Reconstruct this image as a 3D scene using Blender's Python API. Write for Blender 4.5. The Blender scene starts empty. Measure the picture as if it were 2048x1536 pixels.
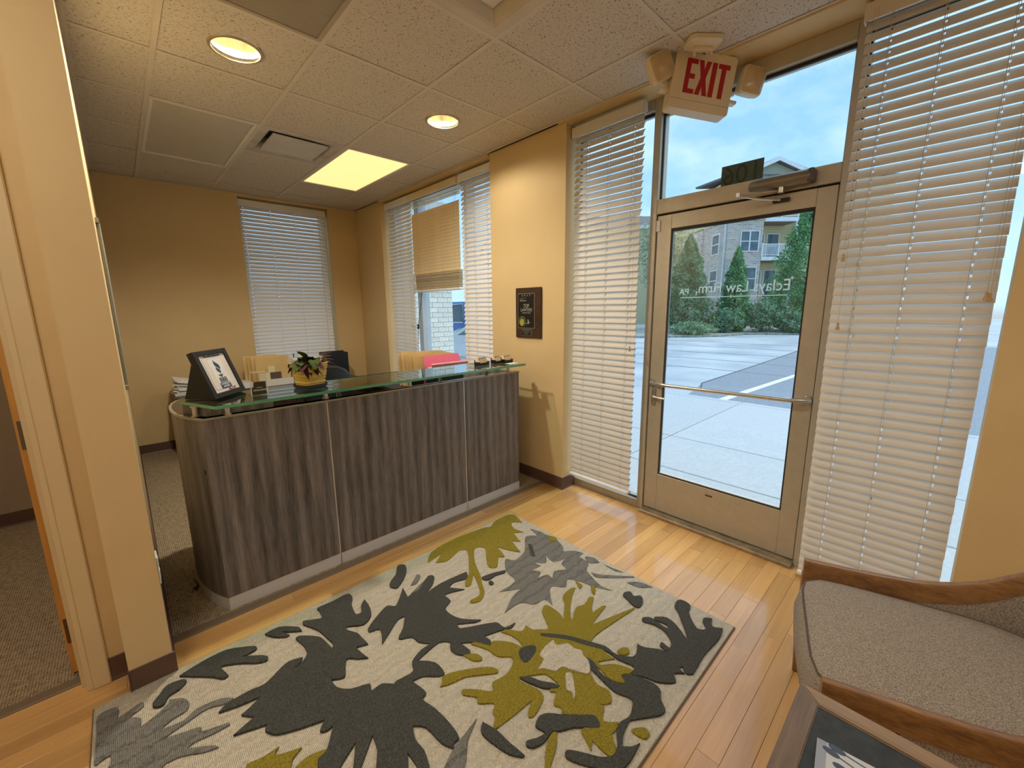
import bpy, bmesh, math, random
from mathutils import Vector, Matrix
S = bpy.context.scene
COL = S.collection
R_ = random.Random(7)
EXPO, SKY, SUN, CANW, FILL = 0.45, 1.25, 2.3, 98, 5.8
PI = math.pi
CH = 1.474            # eye height
HC = 2.7714           # ceiling height

# ------------------------------------------------------------------ camera
cam = bpy.data.cameras.new('camera')
cam.sensor_width = 36.0
cam.lens = 823.27 / 2048 * 36
cam.clip_start = 0.05
cam.clip_end = 300
co = bpy.data.objects.new('camera', cam)
COL.objects.link(co)
rt = Vector((0.72669718, -0.68688697, -0.00987459))
up = Vector((0.13076322, 0.12420179, 0.98360302))
fw = Vector((0.67439765, 0.71607277, -0.18007664))
mw = Matrix.Identity(4)
for i in range(3):
    mw[i][0], mw[i][1], mw[i][2] = rt[i], up[i], -fw[i]
mw[2][3] = CH
co.matrix_world = mw
S.camera = co

# ------------------------------------------------------------------ view, sky, sun
S.view_settings.view_transform = 'Standard'
S.view_settings.look = 'None'
S.view_settings.gamma = 1
S.view_settings.use_curve_mapping = False
S.view_settings.exposure = EXPO
w = bpy.data.worlds.new('sky'); S.world = w
w.use_nodes = True
nt = w.node_tree; nt.nodes.clear()
def N(nt, t, **k):
    n = nt.nodes.new(t)
    for a, b in k.items():
        if a in n.inputs.keys() if isinstance(a, str) else False: n.inputs[a].default_value = b
        else: setattr(n, a, b)
    return n
def ramp(nt, stops, interp='LINEAR'):
    n = nt.nodes.new('ShaderNodeValToRGB'); n.color_ramp.interpolation = interp
    e = n.color_ramp.elements
    while len(e) < len(stops): e.new(0.5)
    for q, (p, c) in zip(e, stops):
        q.position = p; q.color = (*c, 1) if len(c) == 3 else c
    return n
tc = N(nt, 'ShaderNodeTexCoord')
sep = N(nt, 'ShaderNodeSeparateXYZ')
nt.links.new(tc.outputs['Generated'], sep.inputs[0])
grad = ramp(nt, [(0.0, (0.30, 0.31, 0.30)), (0.49, (0.42, 0.45, 0.46)), (0.50, (0.50, 0.70, 0.88)), (0.60, (0.30, 0.53, 0.80)), (0.8, (0.20, 0.41, 0.72)), (1.0, (0.16, 0.34, 0.65))])
mr = N(nt, 'ShaderNodeMapRange'); mr.inputs[1].default_value = -1; mr.inputs[2].default_value = 1
nt.links.new(sep.outputs[2], mr.inputs[0]); nt.links.new(mr.outputs[0], grad.inputs[0])
mp = N(nt, 'ShaderNodeMapping'); mp.inputs['Scale'].default_value = (1.0, 1.6, 3.2); mp.inputs['Rotation'].default_value = (0.3, 0.2, 0.5)
nt.links.new(tc.outputs['Generated'], mp.inputs[0])
nz = N(nt, 'ShaderNodeTexNoise'); nz.inputs['Scale'].default_value = 3.0; nz.inputs['Detail'].default_value = 9; nz.inputs['Roughness'].default_value = 0.58
nt.links.new(mp.outputs[0], nz.inputs['Vector'])
cr = ramp(nt, [(0.42, (0, 0, 0)), (0.70, (0.8, 0.8, 0.8))])
nt.links.new(nz.outputs[0], cr.inputs[0])
up1 = ramp(nt, [(0.5, (0, 0, 0)), (0.505, (1, 1, 1))])
nt.links.new(mr.outputs[0], up1.inputs[0])
mul = N(nt, 'ShaderNodeMath', operation='MULTIPLY')
nt.links.new(cr.outputs[0], mul.inputs[0]); nt.links.new(up1.outputs[0], mul.inputs[1])
mx = N(nt, 'ShaderNodeMix', data_type='RGBA')
nt.links.new(mul.outputs[0], mx.inputs[0]); nt.links.new(grad.outputs[0], mx.inputs[6]); mx.inputs[7].default_value = (0.60, 0.74, 0.88, 1)
bg = N(nt, 'ShaderNodeBackground'); bg.inputs[1].default_value = SKY
nt.links.new(mx.outputs[2], bg.inputs[0])
ow = N(nt, 'ShaderNodeOutputWorld'); nt.links.new(bg.outputs[0], ow.inputs[0])

sl = bpy.data.lights.new('sun', 'SUN'); sl.energy = SUN; sl.angle = 0.9; sl.color = (1, 0.96, 0.9)
so = bpy.data.objects.new('sun', sl); COL.objects.link(so)
so.rotation_euler = Vector((-0.45, 0.28, -0.85)).to_track_quat('-Z', 'Y').to_euler()

# ------------------------------------------------------------------ materials
MATS = {}
def mat(name, col, rough=0.6, metal=0.0, var=0.06, scale=6.0, stretch=(1, 1, 1), bump=0.0, bscale=60.0, spec=0.5, obj_var=0.0, emit=None, sheen=0.0, coat=0.0, bdist=0.01):
    if name in MATS: return MATS[name]
    m = bpy.data.materials.new(name); m.use_nodes = True
    t = m.node_tree; b = t.nodes['Principled BSDF']
    b.inputs['Roughness'].default_value = rough; b.inputs['Metallic'].default_value = metal
    b.inputs['Specular IOR Level'].default_value = spec
    if coat: b.inputs['Coat Weight'].default_value = coat; b.inputs['Coat Roughness'].default_value = 0.12
    tcn = t.nodes.new('ShaderNodeTexCoord')
    mpn = t.nodes.new('ShaderNodeMapping'); mpn.inputs['Scale'].default_value = stretch
    t.links.new(tcn.outputs['Object'], mpn.inputs[0])
    n = t.nodes.new('ShaderNodeTexNoise'); n.inputs['Scale'].default_value = scale; n.inputs['Detail'].default_value = 6
    t.links.new(mpn.outputs[0], n.inputs['Vector'])
    lo = tuple(max(0, c * (1 - var)) for c in col); hi = tuple(min(1, c * (1 + var)) for c in col)
    r = ramp(t, [(0.3, lo), (0.7, hi)])
    t.links.new(n.outputs[0], r.inputs[0])
    src = r.outputs[0]
    if obj_var:
        oi = t.nodes.new('ShaderNodeObjectInfo')
        hs = t.nodes.new('ShaderNodeHueSaturation')
        mm = t.nodes.new('ShaderNodeMapRange'); mm.inputs[3].default_value = 1 - obj_var; mm.inputs[4].default_value = 1 + obj_var
        t.links.new(oi.outputs['Random'], mm.inputs[0]); t.links.new(mm.outputs[0], hs.inputs['Value']); t.links.new(src, hs.inputs['Color'])
        src = hs.outputs[0]
    t.links.new(src, b.inputs['Base Color'])
    if emit:
        b.inputs['Emission Color'].default_value = (*emit[0], 1); b.inputs['Emission Strength'].default_value = emit[1]
    if bump:
        n2 = t.nodes.new('ShaderNodeTexNoise'); n2.inputs['Scale'].default_value = bscale; n2.inputs['Detail'].default_value = 4
        t.links.new(mpn.outputs[0], n2.inputs['Vector'])
        bn = t.nodes.new('ShaderNodeBump'); bn.inputs['Strength'].default_value = bump; bn.inputs['Distance'].default_value = bdist
        t.links.new(n2.outputs[0], bn.inputs['Height']); t.links.new(bn.outputs[0], b.inputs['Normal'])
    MATS[name] = m
    return m

def glass_mat(name, tint=(1, 1, 1), refl=1.0, rough=0.0):
    m = bpy.data.materials.new(name); m.use_nodes = True
    t = m.node_tree; t.nodes.clear()
    o = t.nodes.new('ShaderNodeOutputMaterial'); tr = t.nodes.new('ShaderNodeBsdfTransparent'); gl = t.nodes.new('ShaderNodeBsdfGlossy')
    tr.inputs[0].default_value = (*tint, 1); gl.inputs['Roughness'].default_value = rough
    fr = t.nodes.new('ShaderNodeFresnel')
    geo = t.nodes.new('ShaderNodeNewGeometry')      # the Fresnel node inverts the index on back faces: undo it, a thin pane has no total reflection
    io = t.nodes.new('ShaderNodeMapRange'); io.inputs[3].default_value = 1.5; io.inputs[4].default_value = 1 / 1.5
    t.links.new(geo.outputs['Backfacing'], io.inputs[0]); t.links.new(io.outputs[0], fr.inputs[0])
    ml = t.nodes.new('ShaderNodeMath'); ml.operation = 'MULTIPLY'; ml.inputs[1].default_value = refl
    mi = t.nodes.new('ShaderNodeMixShader')
    t.links.new(fr.outputs[0], ml.inputs[0]); t.links.new(ml.outputs[0], mi.inputs[0]); t.links.new(tr.outputs[0], mi.inputs[1]); t.links.new(gl.outputs[0], mi.inputs[2]); t.links.new(mi.outputs[0], o.inputs[0])
    MATS[name] = m
    return m

def node_mat(name):
    m = bpy.data.materials.new(name); m.use_nodes = True; MATS[name] = m
    return m, m.node_tree, m.node_tree.nodes['Principled BSDF']

WALL = mat('wall_paint', (0.67, 0.505, 0.26), 0.75, var=0.03, scale=3, bump=0.12, bscale=220)
TRIMP = mat('cream_trim_paint', (0.68, 0.55, 0.32), 0.5, var=0.03)
VINYL = mat('brown_vinyl', (0.12, 0.065, 0.045), 0.45, var=0.1)
ALU = mat('champagne_aluminium', (0.48, 0.43, 0.335), 0.42, 0.3, var=0.05, scale=20)
ALUD = mat('dark_gasket', (0.02, 0.02, 0.02), 0.7)
STEEL = mat('satin_steel', (0.6, 0.58, 0.54), 0.28, 0.9, var=0.08, scale=30)
BRONZE = mat('bronze_lacquer', (0.23, 0.20, 0.16), 0.4, 0.5, var=0.1)
WHITE = mat('white_enamel', (0.78, 0.76, 0.71), 0.4, var=0.03)
WHITE2 = mat('ceiling_grid_white', (0.66, 0.60, 0.52), 0.55, var=0.03)
SLAT = mat('blind_slat_cream', (0.68, 0.65, 0.595), 0.45, var=0.03, scale=4, stretch=(1, 0.2, 1))
SLATW = mat('blind_slat_white', (0.82, 0.80, 0.765), 0.4, var=0.03, scale=4, stretch=(1, 0.2, 1))
TANSLAT = mat('blind_slat_backlit', (0.76, 0.64, 0.41), 0.5, var=0.05)  # yellow backlit tone is put into the slat colour
CORD = mat('blind_cord', (0.55, 0.48, 0.36), 0.8)
BLACK = mat('black_plastic', (0.006, 0.006, 0.0065), 0.45, var=0.1)
BLACKS = mat('black_satin', (0.018, 0.017, 0.016), 0.5, var=0.1)
PAPER = mat('paper_white', (0.80, 0.79, 0.77), 0.8, var=0.03, obj_var=0.05)
MANILA = mat('manila_card', (0.74, 0.52, 0.22), 0.75, var=0.06, obj_var=0.1)
PINK = mat('pink_card', (0.72, 0.13, 0.22), 0.7, var=0.05)
GLASS = glass_mat('window_glass', (0.93, 0.97, 0.98))
ACRYL = glass_mat('acrylic', (0.96, 0.97, 0.95))
CTOP = glass_mat('green_counter_glass', (0.84, 0.93, 0.87), 1.5)
GEDGE = mat('green_glass_edge', (0.10, 0.36, 0.19), 0.15, var=0.25, scale=14, stretch=(0.3, 0.3, 3), coat=0.6)
def translucent(name, col, f):
    m = mat(name, col, 0.6)
    t = m.node_tree; o = t.nodes['Material Output']; b = t.nodes['Principled BSDF']
    tr = t.nodes.new('ShaderNodeBsdfTranslucent'); tr.inputs[0].default_value = (*col, 1); mi = t.nodes.new('ShaderNodeMixShader'); mi.inputs[0].default_value = f
    t.links.new(b.outputs[0], mi.inputs[1]); t.links.new(tr.outputs[0], mi.inputs[2]); t.links.new(mi.outputs[0], o.inputs[0])
    return m

def wood(name, dark, light, axis=2, rough=0.4, scale=1.0, obj_var=0.0, coat=0.0, ring=6.0, bump=0.05, grain=0.0):
    m, t, b = node_mat(name)
    tcn = t.nodes.new('ShaderNodeTexCoord'); mpn = t.nodes.new('ShaderNodeMapping')
    sc = [14 * scale] * 3; sc[axis] = 0.9 * scale
    mpn.inputs['Scale'].default_value = sc
    t.links.new(tcn.outputs['Object'], mpn.inputs[0])
    if obj_var:
        oi = t.nodes.new('ShaderNodeObjectInfo'); cm = t.nodes.new('ShaderNodeCombineXYZ')
        ml = t.nodes.new('ShaderNodeMath'); ml.operation = 'MULTIPLY'; ml.inputs[1].default_value = 50
        t.links.new(oi.outputs['Random'], ml.inputs[0])
        for k in range(3): t.links.new(ml.outputs[0], cm.inputs[k])
        va = t.nodes.new('ShaderNodeVectorMath'); va.operation = 'ADD'
        t.links.new(mpn.outputs[0], va.inputs[0]); t.links.new(cm.outputs[0], va.inputs[1]); vec = va.outputs[0]
    else: vec = mpn.outputs[0]
    n1 = t.nodes.new('ShaderNodeTexNoise'); n1.inputs['Scale'].default_value = ring * 0.16; n1.inputs['Detail'].default_value = 3; n1.inputs['Distortion'].default_value = 0.6
    n2 = t.nodes.new('ShaderNodeTexNoise'); n2.inputs['Scale'].default_value = ring; n2.inputs['Detail'].default_value = 8; n2.inputs['Roughness'].default_value = 0.65
    t.links.new(vec, n1.inputs['Vector']); t.links.new(vec, n2.inputs['Vector'])
    mxn = t.nodes.new('ShaderNodeMath'); mxn.operation = 'ADD'
    mu = t.nodes.new('ShaderNodeMath'); mu.operation = 'MULTIPLY'; mu.inputs[1].default_value = 0.5
    t.links.new(n1.outputs[0], mxn.inputs[0]); t.links.new(n2.outputs[0], mxn.inputs[1]); t.links.new(mxn.outputs[0], mu.inputs[0])
    if grain:
        wv = t.nodes.new('ShaderNodeTexWave'); wv.inputs['Scale'].default_value = 0.34; wv.inputs['Distortion'].default_value = 9.0; wv.inputs['Detail'].default_value = 3; wv.inputs['Detail Scale'].default_value = 0.55; wv.inputs['Detail Roughness'].default_value = 0.6
        t.links.new(vec, wv.inputs['Vector'])
        gm_ = t.nodes.new('ShaderNodeMix'); gm_.inputs[0].default_value = grain
        sc_ = t.nodes.new('ShaderNodeMapRange'); sc_.inputs[3].default_value = 0.34; sc_.inputs[4].default_value = 0.66
        t.links.new(wv.outputs[1], sc_.inputs[0]); t.links.new(mu.outputs[0], gm_.inputs[2]); t.links.new(sc_.outputs[0], gm_.inputs[3]); mu = gm_
    r = ramp(t, [(0.36, dark), (0.52, tuple((a + c) / 2 for a, c in zip(dark, light))), (0.66, light)])
    t.links.new(mu.outputs[0], r.inputs[0]); src = r.outputs[0]
    if obj_var:
        hs = t.nodes.new('ShaderNodeHueSaturation'); mm = t.nodes.new('ShaderNodeMapRange'); mm.inputs[3].default_value = 1 - obj_var; mm.inputs[4].default_value = 1 + obj_var
        t.links.new(oi.outputs['Random'], mm.inputs[0]); t.links.new(mm.outputs[0], hs.inputs['Value']); t.links.new(src, hs.inputs['Color']); src = hs.outputs[0]
    t.links.new(src, b.inputs['Base Color']); b.inputs['Roughness'].default_value = rough
    if coat: b.inputs['Coat Weight'].default_value = coat; b.inputs['Coat Roughness'].default_value = 0.1
    bn = t.nodes.new('ShaderNodeBump'); bn.inputs['Strength'].default_value = bump; bn.inputs['Distance'].default_value = 0.002
    t.links.new(n2.outputs[0], bn.inputs['Height']); t.links.new(bn.outputs[0], b.inputs['Normal'])
    return m
MAPLE = wood('maple_floor', (0.57, 0.305, 0.092), (0.72, 0.435, 0.165), 0, 0.30, 0.5, obj_var=0.13, coat=0.9, ring=5, bump=0.02)
GREYWOOD = wood('grey_wood_laminate', (0.055, 0.046, 0.041), (0.285, 0.250, 0.222), 2, 0.42, 1.0, ring=11, grain=0.30)
GREYWOODX = wood('grey_wood_laminate_flat', (0.06, 0.046, 0.036), (0.19, 0.15, 0.12), 0, 0.35, 1.0, ring=3.2)
WALNUT = wood('walnut', (0.13, 0.058, 0.020), (0.35, 0.175, 0.058), 1, 0.36, 2.2, coat=0.08)
ESPRESSO = wood('espresso_wood', (0.035, 0.018, 0.011), (0.075, 0.04, 0.024), 0, 0.35, 1.2)
DOORWOOD = wood('honey_door_wood', (0.52, 0.24, 0.045), (0.66, 0.34, 0.09), 2, 0.4, 1.0)
TABLEW = wood('table_frame_wood', (0.19, 0.12, 0.068), (0.42, 0.285, 0.165), 1, 0.4, 1.2)

def fissure():
    m, t, b = node_mat('ceiling_tile')
    tcn = t.nodes.new('ShaderNodeTexCoord')
    mpn = t.nodes.new('ShaderNodeMapping'); mpn.inputs['Scale'].default_value = (34, 62, 1)
    oi = t.nodes.new('ShaderNodeObjectInfo')
    ad = t.nodes.new('ShaderNodeVectorMath'); ad.operation = 'ADD'
    t.links.new(tcn.outputs['Object'], mpn.inputs[0])
    t.links.new(mpn.outputs[0], ad.inputs[0])
    ml = t.nodes.new('ShaderNodeMath'); ml.operation = 'MULTIPLY'; ml.inputs[1].default_value = 70
    cm = t.nodes.new('ShaderNodeCombineXYZ'); t.links.new(oi.outputs['Random'], ml.inputs[0]); t.links.new(ml.outputs[0], cm.inputs[0]); t.links.new(ml.outputs[0], cm.inputs[1])
    t.links.new(cm.outputs[0], ad.inputs[1])
    n = t.nodes.new('ShaderNodeTexNoise'); n.inputs['Scale'].default_value = 2.3; n.inputs['Detail'].default_value = 2.5; n.inputs['Distortion'].default_value = 0.7
    t.links.new(ad.outputs[0], n.inputs['Vector'])
    r = ramp(t, [(0.0, (0.20, 0.155, 0.115)), (0.35, (0.29, 0.24, 0.185)), (0.40, (0.64, 0.59, 0.51)), (1.0, (0.70, 0.65, 0.57))])
    t.links.new(n.outputs[0], r.inputs[0]); t.links.new(r.outputs[0], b.inputs['Base Color'])
    b.inputs['Roughness'].default_value = 0.9; b.inputs['Specular IOR Level'].default_value = 0.1
    bn = t.nodes.new('ShaderNodeBump'); bn.inputs['Strength'].default_value = 0.5; bn.inputs['Distance'].default_value = 0.004
    t.links.new(r.outputs[0], bn.inputs['Height']); t.links.new(bn.outputs[0], b.inputs['Normal'])
    return m
TILE = fissure()

def weave(name, c1, c2, sx, sy, rough=0.9, bump=0.6, noise=30):
    m, t, b = node_mat(name)
    tcn = t.nodes.new('ShaderNodeTexCoord')
    w1 = t.nodes.new('ShaderNodeTexWave'); w1.bands_direction = 'X'; w1.inputs['Scale'].default_value = sx; w1.inputs['Distortion'].default_value = 2.0; w1.inputs['Detail'].default_value = 2; w1.inputs['Detail Scale'].default_value = 4
    w2 = t.nodes.new('ShaderNodeTexWave'); w2.bands_direction = 'Y'; w2.inputs['Scale'].default_value = sy; w2.inputs['Distortion'].default_value = 3.0; w2.inputs['Detail'].default_value = 2; w2.inputs['Detail Scale'].default_value = 4
    nz = t.nodes.new('ShaderNodeTexNoise'); nz.inputs['Scale'].default_value = noise; nz.inputs['Detail'].default_value = 5
    for q in (w1, w2, nz): t.links.new(tcn.outputs['Object'], q.inputs['Vector'])
    mu = t.nodes.new('ShaderNodeMath'); mu.operation = 'MULTIPLY'; t.links.new(w1.outputs[1], mu.inputs[0]); t.links.new(w2.outputs[1], mu.inputs[1])
    ad = t.nodes.new('ShaderNodeMath'); ad.operation = 'ADD'; t.links.new(mu.outputs[0], ad.inputs[0]); t.links.new(nz.outputs[0], ad.inputs[1])
    r = ramp(t, [(0.35, c1), (1.1, c2)]); t.links.new(ad.outputs[0], r.inputs[0]); t.links.new(r.outputs[0], b.inputs['Base Color'])
    b.inputs['Roughness'].default_value = rough; b.inputs['Specular IOR Level'].default_value = 0.15
    bn = t.nodes.new('ShaderNodeBump'); bn.inputs['Strength'].default_value = bump; bn.inputs['Distance'].default_value = 0.004
    t.links.new(ad.outputs[0], bn.inputs['Height']); t.links.new(bn.outputs[0], b.inputs['Normal'])
    return m
CARPET = weave('sisal_loop_carpet', (0.17, 0.125, 0.07), (0.54, 0.43, 0.28), 34, 24, bump=0.9, noise=45)
def tweed(name, c1, c2):
    m, t, b = node_mat(name)
    tcn = t.nodes.new('ShaderNodeTexCoord'); out = []
    for sc in ((420, 150, 150), (150, 420, 420)):
        mp_ = t.nodes.new('ShaderNodeMapping'); mp_.inputs['Scale'].default_value = sc; mp_.inputs['Rotation'].default_value = (0.2, 0.3, 0.6)
        n = t.nodes.new('ShaderNodeTexNoise'); n.inputs['Scale'].default_value = 1.6; n.inputs['Detail'].default_value = 3
        t.links.new(tcn.outputs['Object'], mp_.inputs[0]); t.links.new(mp_.outputs[0], n.inputs['Vector']); out.append(n.outputs[0])
    ad = t.nodes.new('ShaderNodeMath'); ad.operation = 'ADD'; t.links.new(out[0], ad.inputs[0]); t.links.new(out[1], ad.inputs[1])
    hf = t.nodes.new('ShaderNodeMath'); hf.operation = 'MULTIPLY'; hf.inputs[1].default_value = 0.5; t.links.new(ad.outputs[0], hf.inputs[0])
    r = ramp(t, [(0.36, c1), (0.62, c2)]); t.links.new(hf.outputs[0], r.inputs[0]); t.links.new(r.outputs[0], b.inputs['Base Color'])
    b.inputs['Roughness'].default_value = 0.95; b.inputs['Specular IOR Level'].default_value = 0.1
    bn = t.nodes.new('ShaderNodeBump'); bn.inputs['Strength'].default_value = 0.5; bn.inputs['Distance'].default_value = 0.002
    t.links.new(hf.outputs[0], bn.inputs['Height']); t.links.new(bn.outputs[0], b.inputs['Normal'])
    return m
TWEED = tweed('taupe_tweed', (0.11, 0.086, 0.066), (0.46, 0.39, 0.315))
RUGC = weave('rug_cream_wool', (0.36, 0.315, 0.23), (0.68, 0.62, 0.50), 62, 4, bump=0.8, noise=140)
RUGK = weave('rug_charcoal_wool', (0.036, 0.037, 0.032), (0.135, 0.135, 0.118), 70, 60, bump=0.9, noise=150)
RUGG = weave('rug_grey_wool', (0.085, 0.08, 0.068), (0.27, 0.26, 0.23), 62, 5, bump=0.8, noise=140)
RUGO = weave('rug_olive_wool', (0.17, 0.125, 0.010), (0.46, 0.37, 0.055), 70, 60, bump=0.9, noise=150)

# ------------------------------------------------------------------ mesh helpers
def box(bm, x0, x1, y0, y1, z0, z1, bev=0.0, seg=1):
    vs = [bm.verts.new((x, y, z)) for z in (z0, z1) for y in (y0, y1) for x in (x0, x1)]
    fs = [(0, 2, 3, 1), (4, 5, 7, 6), (0, 1, 5, 4), (2, 6, 7, 3), (0, 4, 6, 2), (1, 3, 7, 5)]
    faces = [bm.faces.new([vs[i] for i in f]) for f in fs]
    if bev:
        es = list({e for f in faces for e in f.edges})
        bmesh.ops.bevel(bm, geom=es, offset=bev, segments=seg, profile=0.5, affect='EDGES')
    return vs
def BM(): return bmesh.new()
def prism(bm, pts, z0, z1):
    """extrude an xy polygon between z0 and z1"""
    a = [bm.verts.new((p[0], p[1], z0)) for p in pts]; b = [bm.verts.new((p[0], p[1], z1)) for p in pts]
    n = len(pts)
    area = sum(pts[i][0] * pts[(i + 1) % n][1] - pts[(i + 1) % n][0] * pts[i][1] for i in range(n))
    fs = [bm.faces.new(b), bm.faces.new(a[::-1])]
    for i in range(n): fs.append(bm.faces.new([a[i], a[(i + 1) % n], b[(i + 1) % n], b[i]]))
    if area < 0:
        for f in fs: f.normal_flip()
def place(bm, M, start=0):
    bm.verts.ensure_lookup_table()
    for v in bm.verts[start:]: v.co = M @ v.co
def frame3(o, ex, ey, ez):
    M = Matrix.Identity(4)
    for i in range(3): M[i][0], M[i][1], M[i][2], M[i][3] = ex[i], ey[i], ez[i], o[i]
    return M
def lathe(bm, prof, c=(0, 0), n=24, cap=True):
    rings = []
    for r, z in prof:
        rings.append([bm.verts.new((c[0] + r * math.cos(2 * PI * k / n), c[1] + r * math.sin(2 * PI * k / n), z)) for k in range(n)])
    for a, b in zip(rings, rings[1:]):
        for k in range(n): bm.faces.new([a[k], a[(k + 1) % n], b[(k + 1) % n], b[k]])
    if cap:
        bm.faces.new(rings[0][::-1]); bm.faces.new(rings[-1])
def cyl(bm, p, q, r, n=10, r2=None):
    p = Vector(p); q = Vector(q); d = (q - p).normalized()
    a = d.orthogonal().normalized(); b = d.cross(a)
    r2 = r if r2 is None else r2
    A = [bm.verts.new(p + r * (a * math.cos(2 * PI * k / n) + b * math.sin(2 * PI * k / n))) for k in range(n)]
    B = [bm.verts.new(q + r2 * (a * math.cos(2 * PI * k / n) + b * math.sin(2 * PI * k / n))) for k in range(n)]
    for k in range(n): bm.faces.new([A[k], A[(k + 1) % n], B[(k + 1) % n], B[k]])
    bm.faces.new(A[::-1]); bm.faces.new(B)
def tube(bm, pts, r, n=8):
    pts = [Vector(p) for p in pts]; rings = []
    for i, p in enumerate(pts):
        d = (pts[min(i + 1, len(pts) - 1)] - pts[max(i - 1, 0)]).normalized()
        a = d.cross(Vector((0, 0, 1)))
        if a.length < 1e-3: a = d.cross(Vector((0, 1, 0)))
        a.normalize(); b = a.cross(d)
        rr = r[i] if isinstance(r, (list, tuple)) else r
        rings.append([bm.verts.new(p + rr * (a * math.cos(2 * PI * k / n) + b * math.sin(2 * PI * k / n))) for k in range(n)])
    for A, B in zip(rings, rings[1:]):
        for k in range(n): bm.faces.new([A[k], A[(k + 1) % n], B[(k + 1) % n], B[k]])
    bm.faces.new(rings[0][::-1]); bm.faces.new(rings[-1])
def sweep(bm, path, sec, closed=False):
    """sec(i) -> list of (side, up) offsets; path of Vectors; side = horizontal right of travel"""
    rings = []
    n = len(path)
    for i, p in enumerate(path):
        d = path[min(i + 1, n - 1)] - path[max(i - 1, 0)]; d.z = 0; d.normalize()
        s = Vector((d.y, -d.x, 0))
        rings.append([bm.verts.new(p + s * a + Vector((0, 0, b))) for a, b in sec(i)])
    m = len(rings[0])
    for A, B in zip(rings, rings[1:]):
        for k in range(m): bm.faces.new([A[k], A[(k + 1) % m], B[(k + 1) % m], B[k]])
    bm.faces.new(rings[0][::-1]); bm.faces.new(rings[-1])

def mesh_of(name, bm, m, smooth=False):
    bmesh.ops.recalc_face_normals(bm, faces=bm.faces)
    me = bpy.data.meshes.new(name); bm.to_mesh(me); bm.free()
    if smooth:
        for p in me.polygons: p.use_smooth = True
        try: me.set_sharp_from_angle(angle=math.radians(38))
        except Exception: pass
    for q in (m if isinstance(m, (list, tuple)) else [m]): me.materials.append(q)
    return me
def obj(name, bm, m, parent=None, smooth=False, local=False):
    me = mesh_of(name, bm, m, smooth) if isinstance(bm, bmesh.types.BMesh) else bm
    o = bpy.data.objects.new(name, me); COL.objects.link(o)
    if parent:
        o.parent = parent
        if not local:
            root = parent
            while root.parent: root = root.parent
            if root is parent:
                o.matrix_parent_inverse = parent.matrix_basis.inverted()
    return o
def thing(name, label, cat, loc=(0, 0, 0), rot=(0, 0, 0), group=None):
    o = bpy.data.objects.new(name, None); COL.objects.link(o)
    o.location = loc; o.rotation_euler = rot; o.empty_display_size = 0.05
    o['label'] = label; o['category'] = cat
    if group: o['group'] = group
    return o
def tag(o, label, cat, group=None):
    o['label'] = label; o['category'] = cat
    if group: o['group'] = group
    return o
def struct(name, bm, m, parent=None):
    o = obj(name, bm, m, parent)
    if not parent: o['kind'] = 'structure'
    return o
def sroot(name, loc=(0, 0, 0)):
    o = bpy.data.objects.new(name, None); COL.objects.link(o); o.location = loc; o['kind'] = 'structure'; o.empty_display_size = 0.05
    return o
def inst(name, me, parent, loc, rot=(0, 0, 0), label=None):
    o = bpy.data.objects.new(name, me); COL.objects.link(o); o.parent = parent
    o.location = loc; o.rotation_euler = rot
    if label: o['label'] = label
    return o
def copy_tree(o, parent=None):
    c = o.copy(); COL.objects.link(c); c.parent = parent
    for ch in list(o.children): copy_tree(ch, c)
    return c
def text(s, size, M, m, name, parent, depth=0.0006, align='CENTER', xs=1.0, shear=0.0, local=False):
    cu = bpy.data.curves.new('lettering', 'FONT'); cu.body = s; cu.size = size; cu.align_x = align; cu.align_y = 'CENTER'; cu.extrude = depth; cu.shear = shear; cu.resolution_u = 3
    tmp = bpy.data.objects.new('lettering', cu); COL.objects.link(tmp)
    me = bpy.data.meshes.new_from_object(tmp)
    bpy.data.objects.remove(tmp); bpy.data.curves.remove(cu)
    me.name = name; me.materials.clear(); me.materials.append(m)
    me.transform(M @ Matrix.Diagonal((xs, 1, 1, 1)))
    return obj(name, me, m, parent, local=local)
def boxobj(name, d, m, parent=None, bev=0.0, seg=1, local=False):
    b = BM(); box(b, *d, bev=bev, seg=seg)
    return obj(name, b, m, parent, local=local)
# ================================================================== SETTING
# ---- floor: subfloor, maple planks, carpets, transition strips
floor = sroot('floor')
boxobj('subfloor', (-2.4, 2.66, -2.4, 5.8, -0.12, -0.014), mat('subfloor_dark', (0.10, 0.055, 0.025), 0.9), floor)
PW = 0.0757
LENS = [0.55, 0.72, 0.9, 1.08, 1.3, 1.52]
PM = []
for L in LENS:
    b = BM(); box(b, 0.0004, L - 0.0004, 0.0004, PW - 0.0004, -0.013, 0.0, bev=0.0007)
    PM.append(mesh_of('plank', b, MAPLE))
row = 0
y = 2.236 - PW
while y > -0.95:
    x = -1.62 + R_.random() * 0.7 - 0.7
    if y > 2.03: lim = [(-0.95, -0.155), (-0.02, 2.64)]
    while x < 2.64:
        k = R_.randrange(len(LENS)); L = LENS[k]
        if x + L > 2.64:
            k = max([i for i in range(len(LENS)) if x + LENS[i] <= 2.641] or [-1])
            if k < 0:
                b = BM(); box(b, x + 0.0004, 2.64, y + 0.0004, y + PW - 0.0004, -0.013, 0.0)
                obj('plank', b, MAPLE, floor); break
            L = LENS[k]
        inst('plank', PM[k], floor, (x, y, R_.uniform(-0.0004, 0)))
        x += L
    y -= PW
b = BM(); box(b, -2.4, 2.64, -2.4, y + PW, -0.013, 0.0)
box(b, -2.4, -2.32, y + PW, 2.236, -0.013, 0)
o = obj('plank_field', b, MAPLE, floor); o['kind'] = 'stuff'
b = BM(); box(b, -0.018, 2.48, 2.283, 5.66, -0.014, 0.003); obj('carpet', b, CARPET, floor)
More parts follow.
